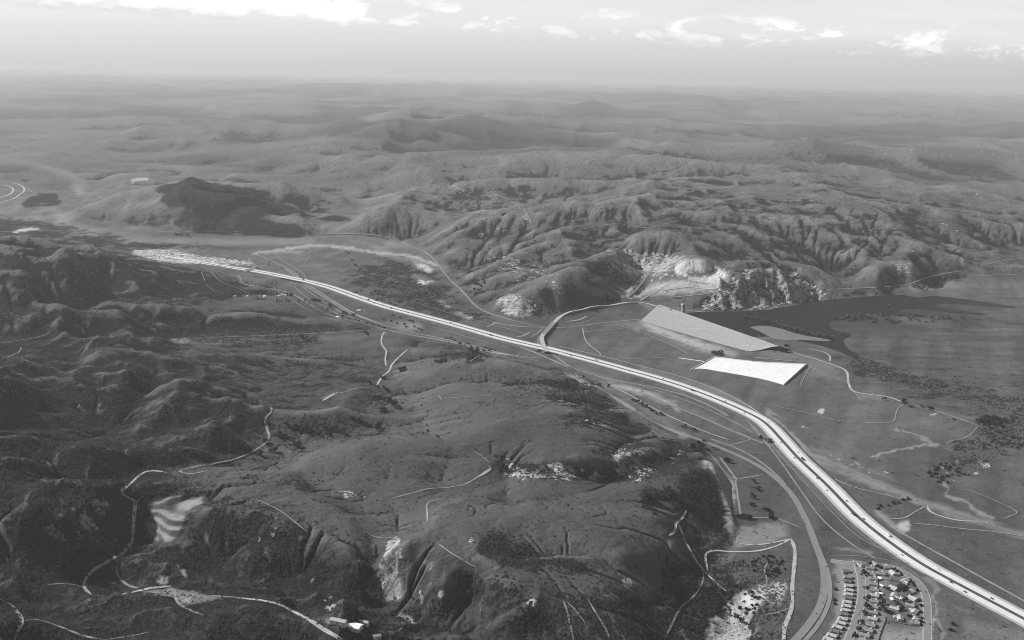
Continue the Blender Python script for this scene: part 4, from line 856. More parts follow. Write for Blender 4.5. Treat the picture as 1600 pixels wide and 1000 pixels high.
fn, ft = normals2(C_)
BR = [(fu > 448) & (fu < 490), (fu > 846) & (fu < 880)]        # bridged lengths
gap = BR[0] | BR[1]
def fstrip(name, a, b, dz, mat, mask=None, za=None, kind='structure', parent=None):
    A = np.stack([C_[:, 0]+fn[:, 0]*a, C_[:, 1]+fn[:, 1]*a, FZ+dz], -1); B_ = np.stack([C_[:, 0]+fn[:, 0]*b, C_[:, 1]+fn[:, 1]*b, FZ+dz], -1)
    if za is not None: B_[:, 2] = np.minimum(gz(B_[:, 0], B_[:, 1])-1.0, FZ+dz-0.5)
    V = np.stack([A, B_], 1).reshape(-1, 3); k = np.arange(len(A)-1)
    if mask is not None: k = k[mask[:-1]]
    F_ = np.stack([2*k, 2*k+2, 2*k+3, 2*k+1], -1)
    if a < b: F_ = F_[:, ::-1]
    return V, F_
def fput(name, pieces, mat, parent=None):
    V, F_ = [], []
    c = 0
    for v, f in pieces: V.append(v); F_.append(f+c); c += len(v)
    o = mesh_np(name, np.vstack(V), np.vstack(F_), M[mat], False, parent)
    if not parent: o['kind'] = 'structure'
    return o
# embankment
fput('freeway_bank', [fstrip('', 26, 40, -0.02, '', ~gap, True), fstrip('', -26, -40, -0.02, '', ~gap, True)], 'grassbank')
fput('verge', [fstrip('', 26, -26, -0.03, '', ~gap)], 'shoulder')
fput('median_strip', [fstrip('', 4.2, -4.2, 0.02, '')], 'median')
fput('carriageway', [fstrip('', 19.0, 4.6, 0.04, '')], 'concrete'); fput('carriageway', [fstrip('', -4.6, -19.0, 0.04, '')], 'concrete')
fput('hard_shoulder', [fstrip('', 22.5, 19.1, 0.03, '')], 'shoulder'); fput('hard_shoulder', [fstrip('', -19.1, -22.5, 0.03, '')], 'shoulder')
lm = []
dash = (np.arange(len(fs)) % 2 == 0)
for off in (7.4, 11.1, 14.8): lm += [fstrip('', off+0.12, off-0.12, 0.05, '', dash), fstrip('', -off+0.12, -off-0.12, 0.05, '', dash)]
for off in (4.9, 18.7, -4.9, -18.7): lm += [fstrip('', off+0.1, off-0.1, 0.05, '')]
fput('lane_marking', lm, 'paint')
# freeway bridges
def fbridge(mask, label, npier):
    ids = np.where(mask)[0]; i0, i1 = ids[0]-1, ids[-1]+1; m = np.zeros(len(fu), bool); m[i0:i1] = True
    c = C_[(i0+i1)//2]; root = empty('freeway_bridge', (0, 0, 0)); root.location = (c[0], c[1], 0)
    tag(root, label, 'bridge')
    inv = np.array([c[0], c[1], 0])
    def add(nm, pcs, mat):
        V, F_ = [], []; k = 0
        for v, f in pcs: V.append(v-inv); F_.append(f+k); k += len(v)
        return mesh_np(nm, np.vstack(V), np.vstack(F_), M[mat], False, root)
    for sgn in (1, -1):
        lo_, hi_ = (23.5, 3.2) if sgn == 1 else (-3.2, -23.5)
        def wall(x, z0, z1):
            A = np.stack([C_[:, 0]+fn[:, 0]*x, C_[:, 1]+fn[:, 1]*x, FZ+z0], -1); B_ = A.copy(); B_[:, 2] = FZ+z1
            V = np.stack([A, B_], 1).reshape(-1, 3); k = np.arange(len(A)-1)[m[:-1]]; return V, np.stack([2*k, 2*k+2, 2*k+3, 2*k+1], -1)
        add('deck', [fstrip('', lo_, hi_, -0.05, '', m), fstrip('', hi_, lo_, -1.6, '', m), wall(lo_, -1.6, -0.05), wall(hi_, -1.6, -0.05)], 'darkconc')
        for x in (lo_, hi_): 
            add('parapet', [wall(x, -0.05, 0.9), wall(x-0.3, -0.05, 0.9), fstrip('', x, x-0.3, 0.9, '', m)], 'concrete')
    for q in range(npier):
        k = int(i0+(i1-i0)*(q+1)/(npier+1)); p = C_[k]; ang = math.atan2(ft[k, 1], ft[k, 0])
        for off in (13.3, -13.3):
            V, F_ = boxg(-0.7, 0.7, -8, 8, -2, FZ[k]-1.61)
            ca_, sa_ = math.cos(ang), math.sin(ang)
            V = [(x*ca_-(y+off)*sa_+p[0]-c[0], x*sa_+(y+off)*ca_+p[1]-c[1], z) for x, y, z in V]; part('pier', V, F_, M['darkconc'], root)
    return root
fbridge(BR[0], 'long freeway bridge carrying both pale carriageways over the railway and old road', 4)
fbridge(BR[1], 'short freeway bridge just below the curving ramp, with dark opening beneath it', 2)

def road_bridge(pa, pb, width, zt, label, npier=2, mat='asphalt', zrel=None):
    A = at(pa[0], pa[1], zt); B_ = at(pb[0], pb[1], zt); L = np.hypot(*(B_-A)[:2]); ang = math.atan2(B_[1]-A[1], B_[0]-A[0])
    r = empty('road_bridge', tuple((A+B_)/2*np.array([1, 1, 0])), ang); tag(r, label, 'bridge'); w = width/2
    part('deck', *boxg(-L/2, L/2, -w, w, zt-1.4, zt), M['concrete'], r)
    part('road_surface', [(-L/2, -w+1, zt+.02), (L/2, -w+1, zt+.02), (L/2, w-1, zt+.02), (-L/2, w-1, zt+.02)], [(0, 1, 2, 3)], M[mat], r)
    for s in (-1, 1): part('parapet', *boxg(-L/2, L/2, s*w-0.2, s*w+0.2, zt, zt+1.0), M['concrete'], r)
    for q in range(npier):
        x = -L/2+L*(q+1)/(npier+1); part('pier', *boxg(x-.6, x+.6, -w*.8, w*.8, -1, zt-1.4), M['darkconc'], r)
    for s in (-1, 1): part('abutment', *boxg(s*L/2-4, s*L/2+4, -w+.1, w-.1, -1, zt-0.05), M['darkconc'], r)
    return r
road_bridge((370,430), (401,416), 11, 10.5, 'narrow road overpass crossing the freeway beside the white trailer park', 3)
road_bridge((849,522), (866,503), 16, 9.0, 'curved ramp bridge over the lower road, dark shadow under its east side', 3)
road_bridge((690,508), (706,502), 9, 5.6, 'small service road crossing with white abutment south of the freeway', 1) if False else None

# elevated ramp: banked fill joining the bridge, then at grade up to the dam crest
def ramp(px, zs, width, mat, bank=True):
    P = None; S2 = spline([(a[0], a[1], z) for a, z in zip(px, zs)], 6); P = at(S2[:, 0], S2[:, 1], 0); k = (CAMZ-S2[:, 2])/CAMZ
    P[:, 0] *= k; P[:, 1] *= k; P[:, 2] = np.maximum(S2[:, 2], gz(P[:, 0], P[:, 1])+1.2); P, s = resample(P, 6.0); P[:, 2] = np.maximum(P[:, 2], gz(P[:, 0], P[:, 1])+0.8)
    n_, t_ = normals2(P); w = width/2; rows = []
    for a, dz in ((w+9, None), (w, -.03), (w-.8, 0), (-w+.8, 0), (-w, -.03), (-w-9, None)):
        x = P[:, 0]+n_[:, 0]*a; y = P[:, 1]+n_[:, 1]*a
        z = np.minimum(gz(x, y)-0.5, P[:, 2]-0.3) if dz is None else P[:, 2]+dz; rows.append(np.stack([x, y, z], -1))
    V = np.stack(rows, 1); m = len(P)
    def q(c0, c1, nm, mt):
        W_ = V[:, c0:c1+1].reshape(-1, 3); nn_ = c1-c0+1; a = np.arange(m-1)[:, None]*nn_+np.arange(nn_-1)[None, :]
        o = mesh_np(nm, W_, np.stack([a, a+1, a+1+nn_, a+nn_], -1).reshape(-1, 4)[:, ::-1], M[mt], False); o['kind'] = 'structure'
    q(0, 1, 'ramp_bank', 'grassbank'); q(1, 4, 'ramp_road', mat); q(4, 5, 'ramp_bank', 'grassbank')
ramp([(856,549),(849,538),(846.5,528),(849,522)], [8,8.6,9,9], 14, 'shoulder')
ramp([(866,503),(876,497),(892,492),(910,488),(927,484),(960,479),(997,472)], [9,8.6,8,8,9,11,14], 14, 'shoulder')
ramp([(997,472),(1012,474),(1025,478),(1034,479)], [14,20,27,32.2], 9, 'shoulder')

# ------------------------------------------------------------------ other roads, railway, tracks
for px, w in (([(375,441),(376,436),(370,430)], 7), ([(376,441),(385,445),(400,448),(430,453),(452,458),(470,467),(490,480),(500,486),(530,497),(570,506),(601,515),(640,523),(700,534),(745,544),(800,555),(840,560)], 10),
              ([(882,582),(900,590),(921,600),(940,609),(969,627),(1000,647),(1028,663),(1060,677),(1100,690),(1160,715),(1200,738),(1235,770),(1258,810),(1274,850),(1286,885),(1288,920),(1280,950),(1262,978),(1240,1003),(1200,1040)], 13),
              ([(862,552),(880,566),(895,575),(925,585),(957,594),(1025,606),(1081,622),(1120,640),(1137,650)], 9),
              ([(770,504),(785,507),(809,510),(856,512),(893,511),(940,505),(970,502),(1000,499)], 8),
              ([(640,385),(662,393),(680,408),(700,434),(722,455),(740,475),(760,488),(794,499),(827,507),(852,511)], 7),
              ([(401,416),(392,409),(388,404)], 7)): drape('old_road', px, w, 'asphalt', 0.6)
for px, w in (([(395,396),(410,402),(440,415),(462,428),(468,437),(480,448),(510,467),(545,488),(575,500),(601,509),(640,517)], 9), ([(440,395),(470,405)], 0), ([(1000,613),(1040,630),(1095,652),(1140,672),(1180,688),(1215,700)], 9)):
    if w: drape('railway_bed', px, w, 'ballast', 0.7)
    if w:
        for dd in (0,): drape('rail', px, 0.8, 'steel', 1.0)
drape('railway_bed', [(955,602),(975,612),(1000,626),(1039,642),(1075,658)], 9, 'ballast', 0.7) if False else None
drape('railway_bed', [(1250,698),(1266,712),(1300,725),(1340,740),(1380,757),(1420,775),(1460,793),(1500,805),(1545,819),(1600,838),(1680,862)], 8, 'ballast', 0.8)
drape('rail', [(1250,698),(1266,712),(1300,725),(1340,740),(1380,757),(1420,775),(1460,793),(1500,805),(1545,819),(1600,838),(1680,862)], 1.6, 'steel', 1.1)
drape('railway_bed', [(-100,366),(100,360),(230,362),(350,362.5),(480,366),(560,366),(610,372),(640,384)], 7, 'ballast', 0.8)
drape('railway_bed', [(1110,686),(1160,705),(1205,735),(1240,775),(1262,815),(1280,860),(1294,895),(1297,930),(1288,960),(1268,990),(1230,1030)], 7, 'ballast', 0.6)
for px, w, mt in DIRT:
    if w: drape('dirt_road', px, w, mt, 0.8)
for px, w in (([(1339,876),(1342,890),(1346,905),(1347,930),(1343,950),(1336,975),(1326,1000),(1310,1035)], 11.5), ([(1298,876),(1320,879),(1343,881),(1378,883),(1399,888),(1420,899),(1436,912),(1446,930),(1449,958),(1449,1000),(1448,1050)], 11)):
    drape('sidewalk', px, w+3.4, 'shoulder', 0.30); drape('street', px, w, 'asphalt', 0.42)

# ------------------------------------------------------------------ dam
def dam():
    n = 60; tt = np.linspace(-0.03, 1.03, n)
    C0, C1 = at(1033, 478, 32), at(1208, 539, 32); T0, T1 = at(1001, 501, 1), at(1166, 553, 1)
    r = empty('earth_dam', tuple((C0+C1)/2*np.array([1, 1, 0]))); tag(r, 'long pale rock-faced earth dam holding back the dark reservoir', 'dam'); o = np.array(r.location)
    ax = (C1-C0); ax = ax/np.linalg.norm(ax); nrm = np.array([-ax[1], ax[0], 0]); nrm = nrm if nrm[0] > 0 else -nrm     # upstream, away from the toe
    def crest(q): return C0+(C1-C0)*q
    def toe(q):
        p = T0+(T1-T0)*q
        return p
    rows = []
    for q in tt:
        c = crest(q); tq = toe(min(1, max(0, q*1.0)));
        if q > 0.90:                                            # the toe sweeps back to the crest at the near abutment
            k = min(1, (q-0.90)/0.13); e = at(1206, 542, 30.0); tq = tq*(1-k*k)+e*k*k
        d = c+nrm*9
        row = [d+nrm*85-np.array([0, 0, 31]), d+nrm*3-np.array([0, 0, 1.2]), d, c]
        m = 14
        for j in range(1, m+1):
            f = j/m; p = c*(1-f)+tq*f; p = p.copy(); p[2] = c[2]*(1-f)+min(tq[2], gz(tq[0], tq[1])-0.5 if q < 0.9 else tq[2])*f
            row.append(p)
        rows.append(row)
    V = np.array(rows)-o; m = V.shape[1]
    def sub(c0, c1, nm, mt):
        W_ = V[:, c0:c1+1].reshape(-1, 3); q = c1-c0+1; a = np.arange(n-1)[:, None]*q+np.arange(q-1)[None, :]
        F_ = np.stack([a, a+1, a+1+q, a+q], -1).reshape(-1, 4); ob = mesh_np(nm, W_, F_, mt, False, r)
        return ob
    e = sub(3, m-1, 'rock_face', M['embank']); sub(0, 2, 'upstream_face', M['darkconc']); sub(2, 3, 'crest_road', M['shoulder'])
    for ob in r.children:
        pass
    return r
dam()
# intake tower and its footbridge
p = at(1067, 489, 6); r = empty('intake_tower', (p[0], p[1], 3), 0.5); tag(r, 'pale concrete intake tower standing in the water behind the dam crest', 'tower')
part('shaft', *join(boxg(-6, -3, -4.5, 4.5, 0, 34), boxg(3, 6, -4.5, 4.5, 0, 34), boxg(-3, 3, -2.5, 2.5, 0, 34)), M['darkconc'], r)
part('platform', *boxg(-7, 7, -5.5, 5.5, 34, 35.2), M['concrete'], r); gh = part('gatehouse', *boxg(-5.5, 5.5, -4, 4, 35.2, 39.5), M['shoulder'], r)
for x in (-3.4, 0, 3.4): part('window', *boxg(x-.7, x+.7, -4.1, -3.98, 36.2, 38.4), M['glass'], gh)
part('roof', *boxg(-6, 6, -4.5, 4.5, 39.5, 40.1), M['darkconc'], r)
a = at(1046, 483.5, 33); b_ = np.array([p[0]-4, p[1], 33]); L = np.hypot(*(b_-a)[:2]); r = empty('service_bridge', (a[0], a[1], 33), math.atan2(b_[1]-a[1], b_[0]-a[0])); tag(r, 'thin footbridge reaching from the dam crest to the intake tower', 'bridge')
part('walkway', *boxg(0, L, -1.5, 1.5, -.8, 0), M['darkconc'], r)
for s in (-1, 1): part('railing', *boxg(0, L, s*1.45-.08, s*1.45+.08, .0, 1.1), M['concrete'], r)
for k in (0.3, 0.7): part('pier', *boxg(L*k-1, L*k+1, -1, 1, -32, -.8), M['concrete'], r)

# ------------------------------------------------------------------ spillway
def spillway():
    top = [(1116,558),(1130,559.5),(1150,562),(1183,565.5),(1220,567.5),(1260,569.5)]; bot = [(1079,578),(1097,576),(1130,581),(1173,588.5),(1200,594),(1225,601)]
    r0 = at(1180, 578, 3); r = empty('spillway', (r0[0], r0[1], 0)); tag(r, 'broad white concrete spillway apron below the dam', 'spillway'); o = np.array([r0[0], r0[1], 0])
    def ln(px, z, n=24): S2 = spline(px, 8); P = at(S2[:, 0], S2[:, 1], z); return resample(P, 1e9)[0] if False else np.stack([np.interp(np.linspace(0, 1, n), np.linspace(0, 1, len(P)), P[:, k]) for k in range(3)], -1)
    A, B_ = ln(top, 8.5), ln(bot, 1.6); n = len(A); V = []; 
    prof = [(0, 0), (0.04, 0.6), (0.10, 0.2), (0.5, -0.3), (1.0, 0)]
    for k in range(n):
        for f, dz in prof:
            p = A[k]*(1-f)+B_[k]*f; p = p+np.array([0, 0, dz]); V.append(p-o)
    q = len(prof); a = np.arange(n-1)[:, None]*q+np.arange(q-1)[None, :]; F_ = np.stack([a, a+q, a+q+1, a+1], -1).reshape(-1, 4)[:, ::-1]
    mesh_np('apron', np.array(V), F_, M['slab'], False, r)
    Vb = np.vstack([B_-o, B_-o-np.array([0, 0, 6])]); k = np.arange(n-1); mesh_np('cutoff_wall', Vb, np.stack([k, k+1, k+1+n, k+n], -1), M['slab'], False, r)
    for (a_, b2, h, nm) in ((A[-1], B_[-1], 7.5, 'side_wall'), (A[0], B_[0], 4.0, 'side_wall')):
        d = b2-a_; L = np.hypot(d[0], d[1]); nn_ = np.array([-d[1], d[0], 0])/L*0.8; V = []
        for p, hh_ in ((a_, h), (b2, h*0.8)):
            for s in (-1, 1):
                for z in (-5, hh_*0.55): V.append(p+nn_*s+np.array([0, 0, z])-o)
        part(nm, V, [(0,1,3,2),(4,6,7,5),(0,4,5,1),(2,3,7,6),(1,5,7,3)], M['concrete'], r)
    part('weir_sill', *[(lambda P: ([tuple(p-o) for p in np.vstack([P-[0,0,8], P+[0,0,1.4], P+[0,3,1.4], P+[0,3,-8]])], [(k, k+1, k+1+n, k+n) for k in range(n-1)]+[(k+n, k+1+n, k+1+2*n, k+2*n) for k in range(n-1)]+[(k+2*n, k+1+2*n, k+1+3*n, k+3*n) for k in range(n-1)]))(A)][0], M['slab'], r)
    return r
spillway()
a = at(1061, 559, 4); b_ = at(1100, 564.5, 4); L = np.hypot(*(b_-a)[:2]); r = empty('retaining_wall', (a[0], a[1], -2), math.atan2(b_[1]-a[1], b_[0]-a[0])); tag(r, 'low white concrete wall running left from the spillway', 'wall')
part('wall_face', *boxg(0, L, -5, 0, 0, 6), M['slab'], r); part('coping', *boxg(0, L, -5.3, .4, 6, 6.5), M['slab'], r)
# ------------------------------------------------------------------ houses
def gable(L, Wd, zb, zt, over=0.6, axis=0):
    l, w = L/2+over, Wd/2+over
    V = [(-l,-w,zb),(l,-w,zb),(l,0,zt),(-l,0,zt),(l,w,zb),(-l,w,zb),(-l,-w,zb-.25),(l,-w,zb-.25),(l,w,zb-.25),(-l,w,zb-.25)]
    F_ = [(0,1,2,3),(3,2,4,5),(0,3,5),(1,4,2),(6,7,1,0),(9,5,4,8),(6,9,8,7)]
    return V, F_
def make_house(L, Wd, H_, rise, roofm, wallm='wall', wing=True):
    r = empty('house', (0, 0, 0))
    part('wall', *boxg(-L/2, L/2, -Wd/2, Wd/2, -1.5, H_), M[wallm], r)
    rf = part('roof', *gable(L, Wd, H_, H_+rise), M[roofm], r)
    part('chimney', *boxg(L*.2, L*.2+.9, .8, 1.6, H_, H_+rise+.8), M['darkconc'], rf)
    if wing:
        V, F_ = boxg(-L/2-.02, -L/2+5.5, -Wd/2-5, -Wd/2+.02, -1.5, H_-.2); part('garage', V, F_, M[wallm], r)
        V, F_ = gable(5.5+Wd/2, 5.5, H_-.2, H_+rise*.75, .4); V = [(-y-L/2+2.75, x-Wd/2-5+(5.5+Wd/2)/2, z) for x, y, z in V]
        part('roof', V, F_, M[roofm], r)
        part('garage_door', *boxg(-L/2+.6, -L/2+4.6, -Wd/2-5.08, -Wd/2-5.0, 0, 2.1), M['white'], r)
    for x in (0.5, L*.32): part('window', *boxg(x-.8, x+.8, -Wd/2-.07, -Wd/2-.005, .9, 2.1), M['glass'], r)
    part('door', *boxg(-1.9, -1.0, -Wd/2-.07, -Wd/2-.005, 0, 2.05), M['darkconc'], r)
    return r
HP = [make_house(14, 9, 3.0, 2.2, 'roof'), make_house(13, 8.5, 3.0, 2.0, 'roof_dark'), make_house(14.5, 9, 3.0, 2.2, 'roof_light'), make_house(12, 8, 3.0, 1.8, 'white', wing=False)]
used_p = set()
def place(protos, k, x, y, z, rz, label, cat, group=None, sc=1.0):
    p = protos[k]
    if id(p) in used_p: o = copy_tree(p)
    else: o = p; used_p.add(id(p))
    o.location = (x, y, z); o.rotation_euler = (0, 0, rz)
    if sc != 1.0: o.scale = (sc, sc, sc)
    o['label'] = label; o['category'] = cat
    if group: o['group'] = group
    elif 'group' in o: del o['group']
    return o
def zq(u, v): return (1280+u/7.145, 860+v/7.145)
tone_word = ['mid grey', 'dark grey', 'light grey', 'white']
ORD = ['farthest', 'second', 'third', 'fourth', 'fifth', 'sixth', 'seventh', 'eighth', 'ninth', 'tenth', 'eleventh', 'twelfth', 'thirteenth', 'fourteenth', 'fifteenth', 'sixteenth', 'seventeenth']
west = [(295,240,1),(312,305,0),(312,355,1),(325,405,2),(328,455,2),(325,500,2),(322,540,1),(312,588,2),(300,632,2),(292,680,2),(275,722,1),(262,775,2),(243,822,2),(208,868,2),(175,915,1),(142,962,2),(105,1005,2)]
east = [(565,205,0),(580,275,0),(600,325,0),(603,385,0),(612,455,0),(612,515,2),(612,580,0),(606,645,0),(600,705,0),(592,775,2),(572,845,0),(545,905,0),(510,960,0),(470,1010,0)]
def heading(pts, i):
    a = at(*zq(*pts[max(0, i-1)][:2])); b = at(*zq(*pts[min(len(pts)-1, i+1)][:2])); d = b-a; return math.atan2(d[1], d[0])
for i, (a_, b_, k) in enumerate(west):
    P = hit(*map(np.array, zq(a_, b_))); place(HP, k, P[0], P[1], P[2], heading(west, i)+math.pi/2, '%s house from the far end of the left row, %s roof' % (ORD[i], tone_word[k]), 'house', 'houses of the left row')
for i, (a_, b_, k) in enumerate(east):
    P = hit(*map(np.array, zq(a_, b_))); place(HP, k, P[0], P[1], P[2], heading(east, i)-math.pi/2, '%s house from the far end right of the inner street, %s roof' % (ORD[i], tone_word[k]), 'house', 'houses facing the inner street')
rest = [(472,163,0,'at the top corner of the tract beside the street junction'),(625,163,0,'second along the top of the tract'),(750,200,0,'third along the top of the tract, by a hedge'),(825,262,2,'with a light gable under the top bend'),(955,350,2,'inside the bend of the outer street, by its dark hedge'),
        (830,430,2,'left of the big dark tree in the middle of the tract'),(1015,475,2,'right of the big dark tree in the middle of the tract'),(1045,545,2,'with a white side facing the outer street'),(830,515,2,'below the big dark tree in the middle of the tract'),(1015,625,0,'halfway down beside the outer street'),
        (1060,700,2,'below the halfway house on the outer street'),(840,660,2,'among dark trees in the tract centre'),(1060,770,2,'second from last on the outer street'),(1065,820,0,'last on the outer street above the bare lot'),(900,770,2,'left of the last houses above the bare lot'),(690,270,0,'behind the inner row near its far end')]
for i, (a_, b_, k, w_) in enumerate(rest):
    P = hit(*map(np.array, zq(a_, b_))); place(HP, k, P[0], P[1], P[2], [0.2, 1.6, 3.1, 1.4][i % 4]+0.1*i, '%s roofed house %s' % (tone_word[k], w_), 'house')
for (a_, b_, w_) in ((680,318,'white outbuilding near the far end of the tract'),(690,400,'white outbuilding on the pale yard of the tract'),(678,488,'small white shed below the pale yard'),(815,552,'white shed left of centre in the tract'),(912,548,'white shed under the big dark tree')):
    P = hit(*map(np.array, zq(a_, b_))); place(HP, 3, P[0], P[1], P[2], 0.3+a_, w_, 'shed', None, 0.7)
def fence(pts, label, h=1.9):
    S2 = [hit(np.array(zq(*p)[0]), np.array(zq(*p)[1])) for p in pts]; o = np.array([S2[0][0], S2[0][1], 0]); r = empty('yard_fence', (S2[0][0], S2[0][1], 0)); tag(r, label, 'fence')
    for a, b in zip(S2[:-1], S2[1:]):
        d = b-a; L = np.hypot(d[0], d[1]); n_ = max(1, int(L/6))
        for q in range(n_):
            p0 = a+d*q/n_; p1 = a+d*(q+0.97)/n_; nn_ = np.array([-d[1], d[0], 0])/L*.06
            V = [p0-nn_-o, p1-nn_-o, p1+nn_-o, p0+nn_-o]; V = V+[v+np.array([0, 0, h]) for v in V]; part('panel', V, [(3,2,1,0),(4,5,6,7),(0,1,5,4),(1,2,6,5),(2,3,7,6),(3,0,4,7)], M['fence'], r)
fence([(740,330),(830,345),(940,365)], 'board fence across the yards inside the outer bend'); fence([(940,310),(942,400)], 'short pale fence running down to the outer street')
fence([(740,740),(735,800),(700,880),(660,1000)], 'curving fence beside the dark hedge of the inner row'); fence([(750,790),(880,815),(1000,840),(1120,858)], 'long fence between the last houses and the bare lot')
fence([(650,330),(655,500),(650,640)], 'straight back fence behind the inner row')
# ranch buildings at the lower edge, farm houses in the valley
RB = [(552,981,24,15,'white','big white roofed barn at the foot of the pale scar'),(529,973,24,8,'roof_light','long light roofed shed left of the big white barn'),(536,977,9,8,'white','small white hut between the long shed and the barn'),(568,975,16,6,'roof_light','narrow light shed behind the big white barn'),(589,997,10,7,'roof_light','small light hut at the bottom edge below the barn')]
for u_, v_, L_, W_, m_, lab in RB:
    P = hit(np.array(float(u_)), np.array(float(v_))); r = empty('barn', tuple(P), -0.35 if L_ > 10 else 0.5); tag(r, lab, 'barn')
    part('wall', *boxg(-L_/2, L_/2, -W_/2, W_/2, -2, 4.2), M['wall'], r); part('roof', *gable(L_, W_, 4.2, 6.4, .8), M[m_], r); part('door', *boxg(-1.6, 1.6, -W_/2-.08, -W_/2-.01, 0, 3.2), M['darkconc'], r)
    for x in (-L_*.3, L_*.3): part('window', *boxg(x-.8, x+.8, -W_/2-.08, -W_/2-.01, 1.2, 2.4), M['glass'], r)
for i, (u_, v_, lab) in enumerate([(440,461,'white farmhouse between the two dark tree rows'),(447,462,'light farm shed right of the white farmhouse'),(436,463,'low white farm outbuilding left of the farmhouse'),(366,464,'leftmost tiny white hut on the grass bench'),(386,464,'tiny white hut left of the dark tree row'),(414,464,'light hut just below the dark tree row'),(528,496,'small light house by the old road beside dark trees'),(561,486,'tiny house on the field lot beside the freeway')]):
    P = hit(np.array(float(u_)), np.array(float(v_))); place(HP, 3, P[0], P[1], P[2], 0.4*i, lab, 'house', None, 1.15)

# ------------------------------------------------------------------ mobile homes of the trailer park
import bmesh
def mobile_home():
    g1 = boxg(-8.5, 8.5, -2.6, 2.6, -.5, 3.0); g2 = gable(17, 5.2, 3.0, 3.9, .2); r = empty('mobile_home', (0, 0, 0)); part('wall', *g1, M['white'], r); part('roof', *g2, M['slab'], r); return r
mh = [mobile_home()]
parkP = np.array([(202,393),(225,390.5),(270,391),(311,399.5),(345,404),(392,410),(396,413.5),(380,415),(349,413),(309,411.5),(279,412),(250,411),(232,408),(217,402)], float)
def inside(P, u, v):
    s = False
    for a in range(len(P)):
        x1, y1 = P[a-1]; x2, y2 = P[a]
        if (y1 > v) != (y2 > v) and u < (x2-x1)*(v-y1)/(y2-y1)+x1: s = not s
    return s
rows_ = 0; cnt_ = 0
cen = at(300, 403); 
for yy in np.arange(4600, 6300, 20.0):
    for xx in np.arange(-3200, -300, 22.0):
        x = xx+rng.normal(0, 4)-(yy-5000)*.5; y = yy+rng.normal(0, 6)+(xx+1400)*.12
        u_, v_ = project(x, y, 0.0)
        if not inside(parkP, u_, v_) or rng.random() < 0.2 or cnt_ >= 295: continue
        place(mh, 0, x, y, float(gz(x, y)), rng.choice([0.15, 1.7, 0.5])+rng.normal(0, .12), 'white mobile home packed in the trailer park beside the freeway', 'mobile home', 'mobile homes of the trailer park'); cnt_ += 1
print('mobile homes', cnt_)

# ------------------------------------------------------------------ trees
def leafy(seed, rx, rz, cz, n, leaf, mat_name='foliage', col=False):
    g = np.random.default_rng(seed); V, F_ = [], []
    lumps = [(0, 0, 0, 0.72)]+[(g.normal(0, .42), g.normal(0, .42), g.normal(0, .35), g.uniform(.3, .5)) for _ in range(7)]
    for _ in range(n):
        l = lumps[g.integers(len(lumps))]; d = g.normal(size=3); d /= np.linalg.norm(d); rr = l[3]*g.uniform(.65, 1.0)
        p = np.array([(l[0]+d[0]*rr)*rx, (l[1]+d[1]*rr)*rx, (l[2]+d[2]*rr)*rz+cz]); p[2] = max(p[2], .25*cz if not col else 0.6)
        a = g.normal(size=3); a /= np.linalg.norm(a); b = np.cross(d, a); b /= np.linalg.norm(b)+1e-6; a = np.cross(b, d)*.6+d*.3*g.normal(); s = leaf*g.uniform(.6, 1.3); k = len(V)
        V += [p-a*s-b*s*.7, p+a*s-b*s*.7, p+a*s*.8+b*s, p-a*s*.8+b*s*.8]; F_.append((k, k+1, k+2, k+3))
    return V, F_
def core(rx, rz, cz, g):
    bm = bmesh.new(); bmesh.ops.create_icosphere(bm, subdivisions=1, radius=1)
    V = [(v.co.x*rx*.72*g.uniform(.8, 1.15), v.co.y*rx*.72*g.uniform(.8, 1.15), v.co.z*rz*.7*g.uniform(.8, 1.1)+cz) for v in bm.verts]; F_ = [tuple(v.index for v in f.verts) for f in bm.faces]; bm.free(); return V, F_
def trunk(h, r):
    V = []; 
    for z, q in ((-1.5, 1.25), (h*.5, .8), (h, .5)):
        for k in range(5): V.append((math.cos(k*1.257)*r*q+(z*.04), math.sin(k*1.257)*r*q, z))
    F_ = [(a*5+k, a*5+(k+1) % 5, a*5+5+(k+1) % 5, a*5+5+k) for a in (0, 1) for k in range(5)]
    for k in range(3):                                # three limbs
        an = k*2.1+.4; c = len(V); d = (math.cos(an), math.sin(an)); V += [(d[1]*.2, -d[0]*.2, h*.6), (-d[1]*.2, d[0]*.2, h*.6), (d[0]*h*.5, d[1]*h*.5, h*1.1), (0, 0, h*.75)]; F_ += [(c, c+1, c+2), (c+1, c+3, c+2), (c+3, c, c+2)]
    return V, F_
def make_tree(kind, seed):
    g = np.random.default_rng(seed)
    if kind == 'oak_tree': rx, rz, cz, th, m_ = 5.0, 3.4, 4.3, 3.2, 'foliage'
    elif kind == 'cypress_tree': rx, rz, cz, th, m_ = 2.6, 8.5, 9.0, 6.0, 'foliage'
    elif kind == 'willow_tree': rx, rz, cz, th, m_ = 5.0, 3.0, 3.6, 2.6, 'foliage2'
    else: rx, rz, cz, th, m_ = 3.0, 1.7, 1.6, 1.0, 'foliage'
    r = empty(kind, (0, 0, 0)); part('trunk', *trunk(th, .22+rx*.05), M['bark'], r)
    part('crown', *join(core(rx, rz, cz, g), leafy(seed, rx, rz, cz, 130, rx*.17+.15, col=kind == 'cypress_tree')), M[m_], r); return r
TP = {k: [make_tree(k, s*10+len(k)) for s in range(3)] for k in ('oak_tree', 'cypress_tree', 'willow_tree', 'bush')}
CATN = {'oak_tree': 'tree', 'cypress_tree': 'tree', 'willow_tree': 'tree', 'bush': 'bush'}
def grove(kind, pts, size, label, single=False):
    for u_, v_ in pts:
        P = hit(np.array(float(u_)), np.array(float(v_))); s = size*rng.uniform(.8, 1.25)
        place(TP[kind], int(rng.integers(3)), P[0], P[1], P[2]-.2, rng.uniform(0, 6.28), label, CATN[kind], None if len(pts) == 1 else label, s)
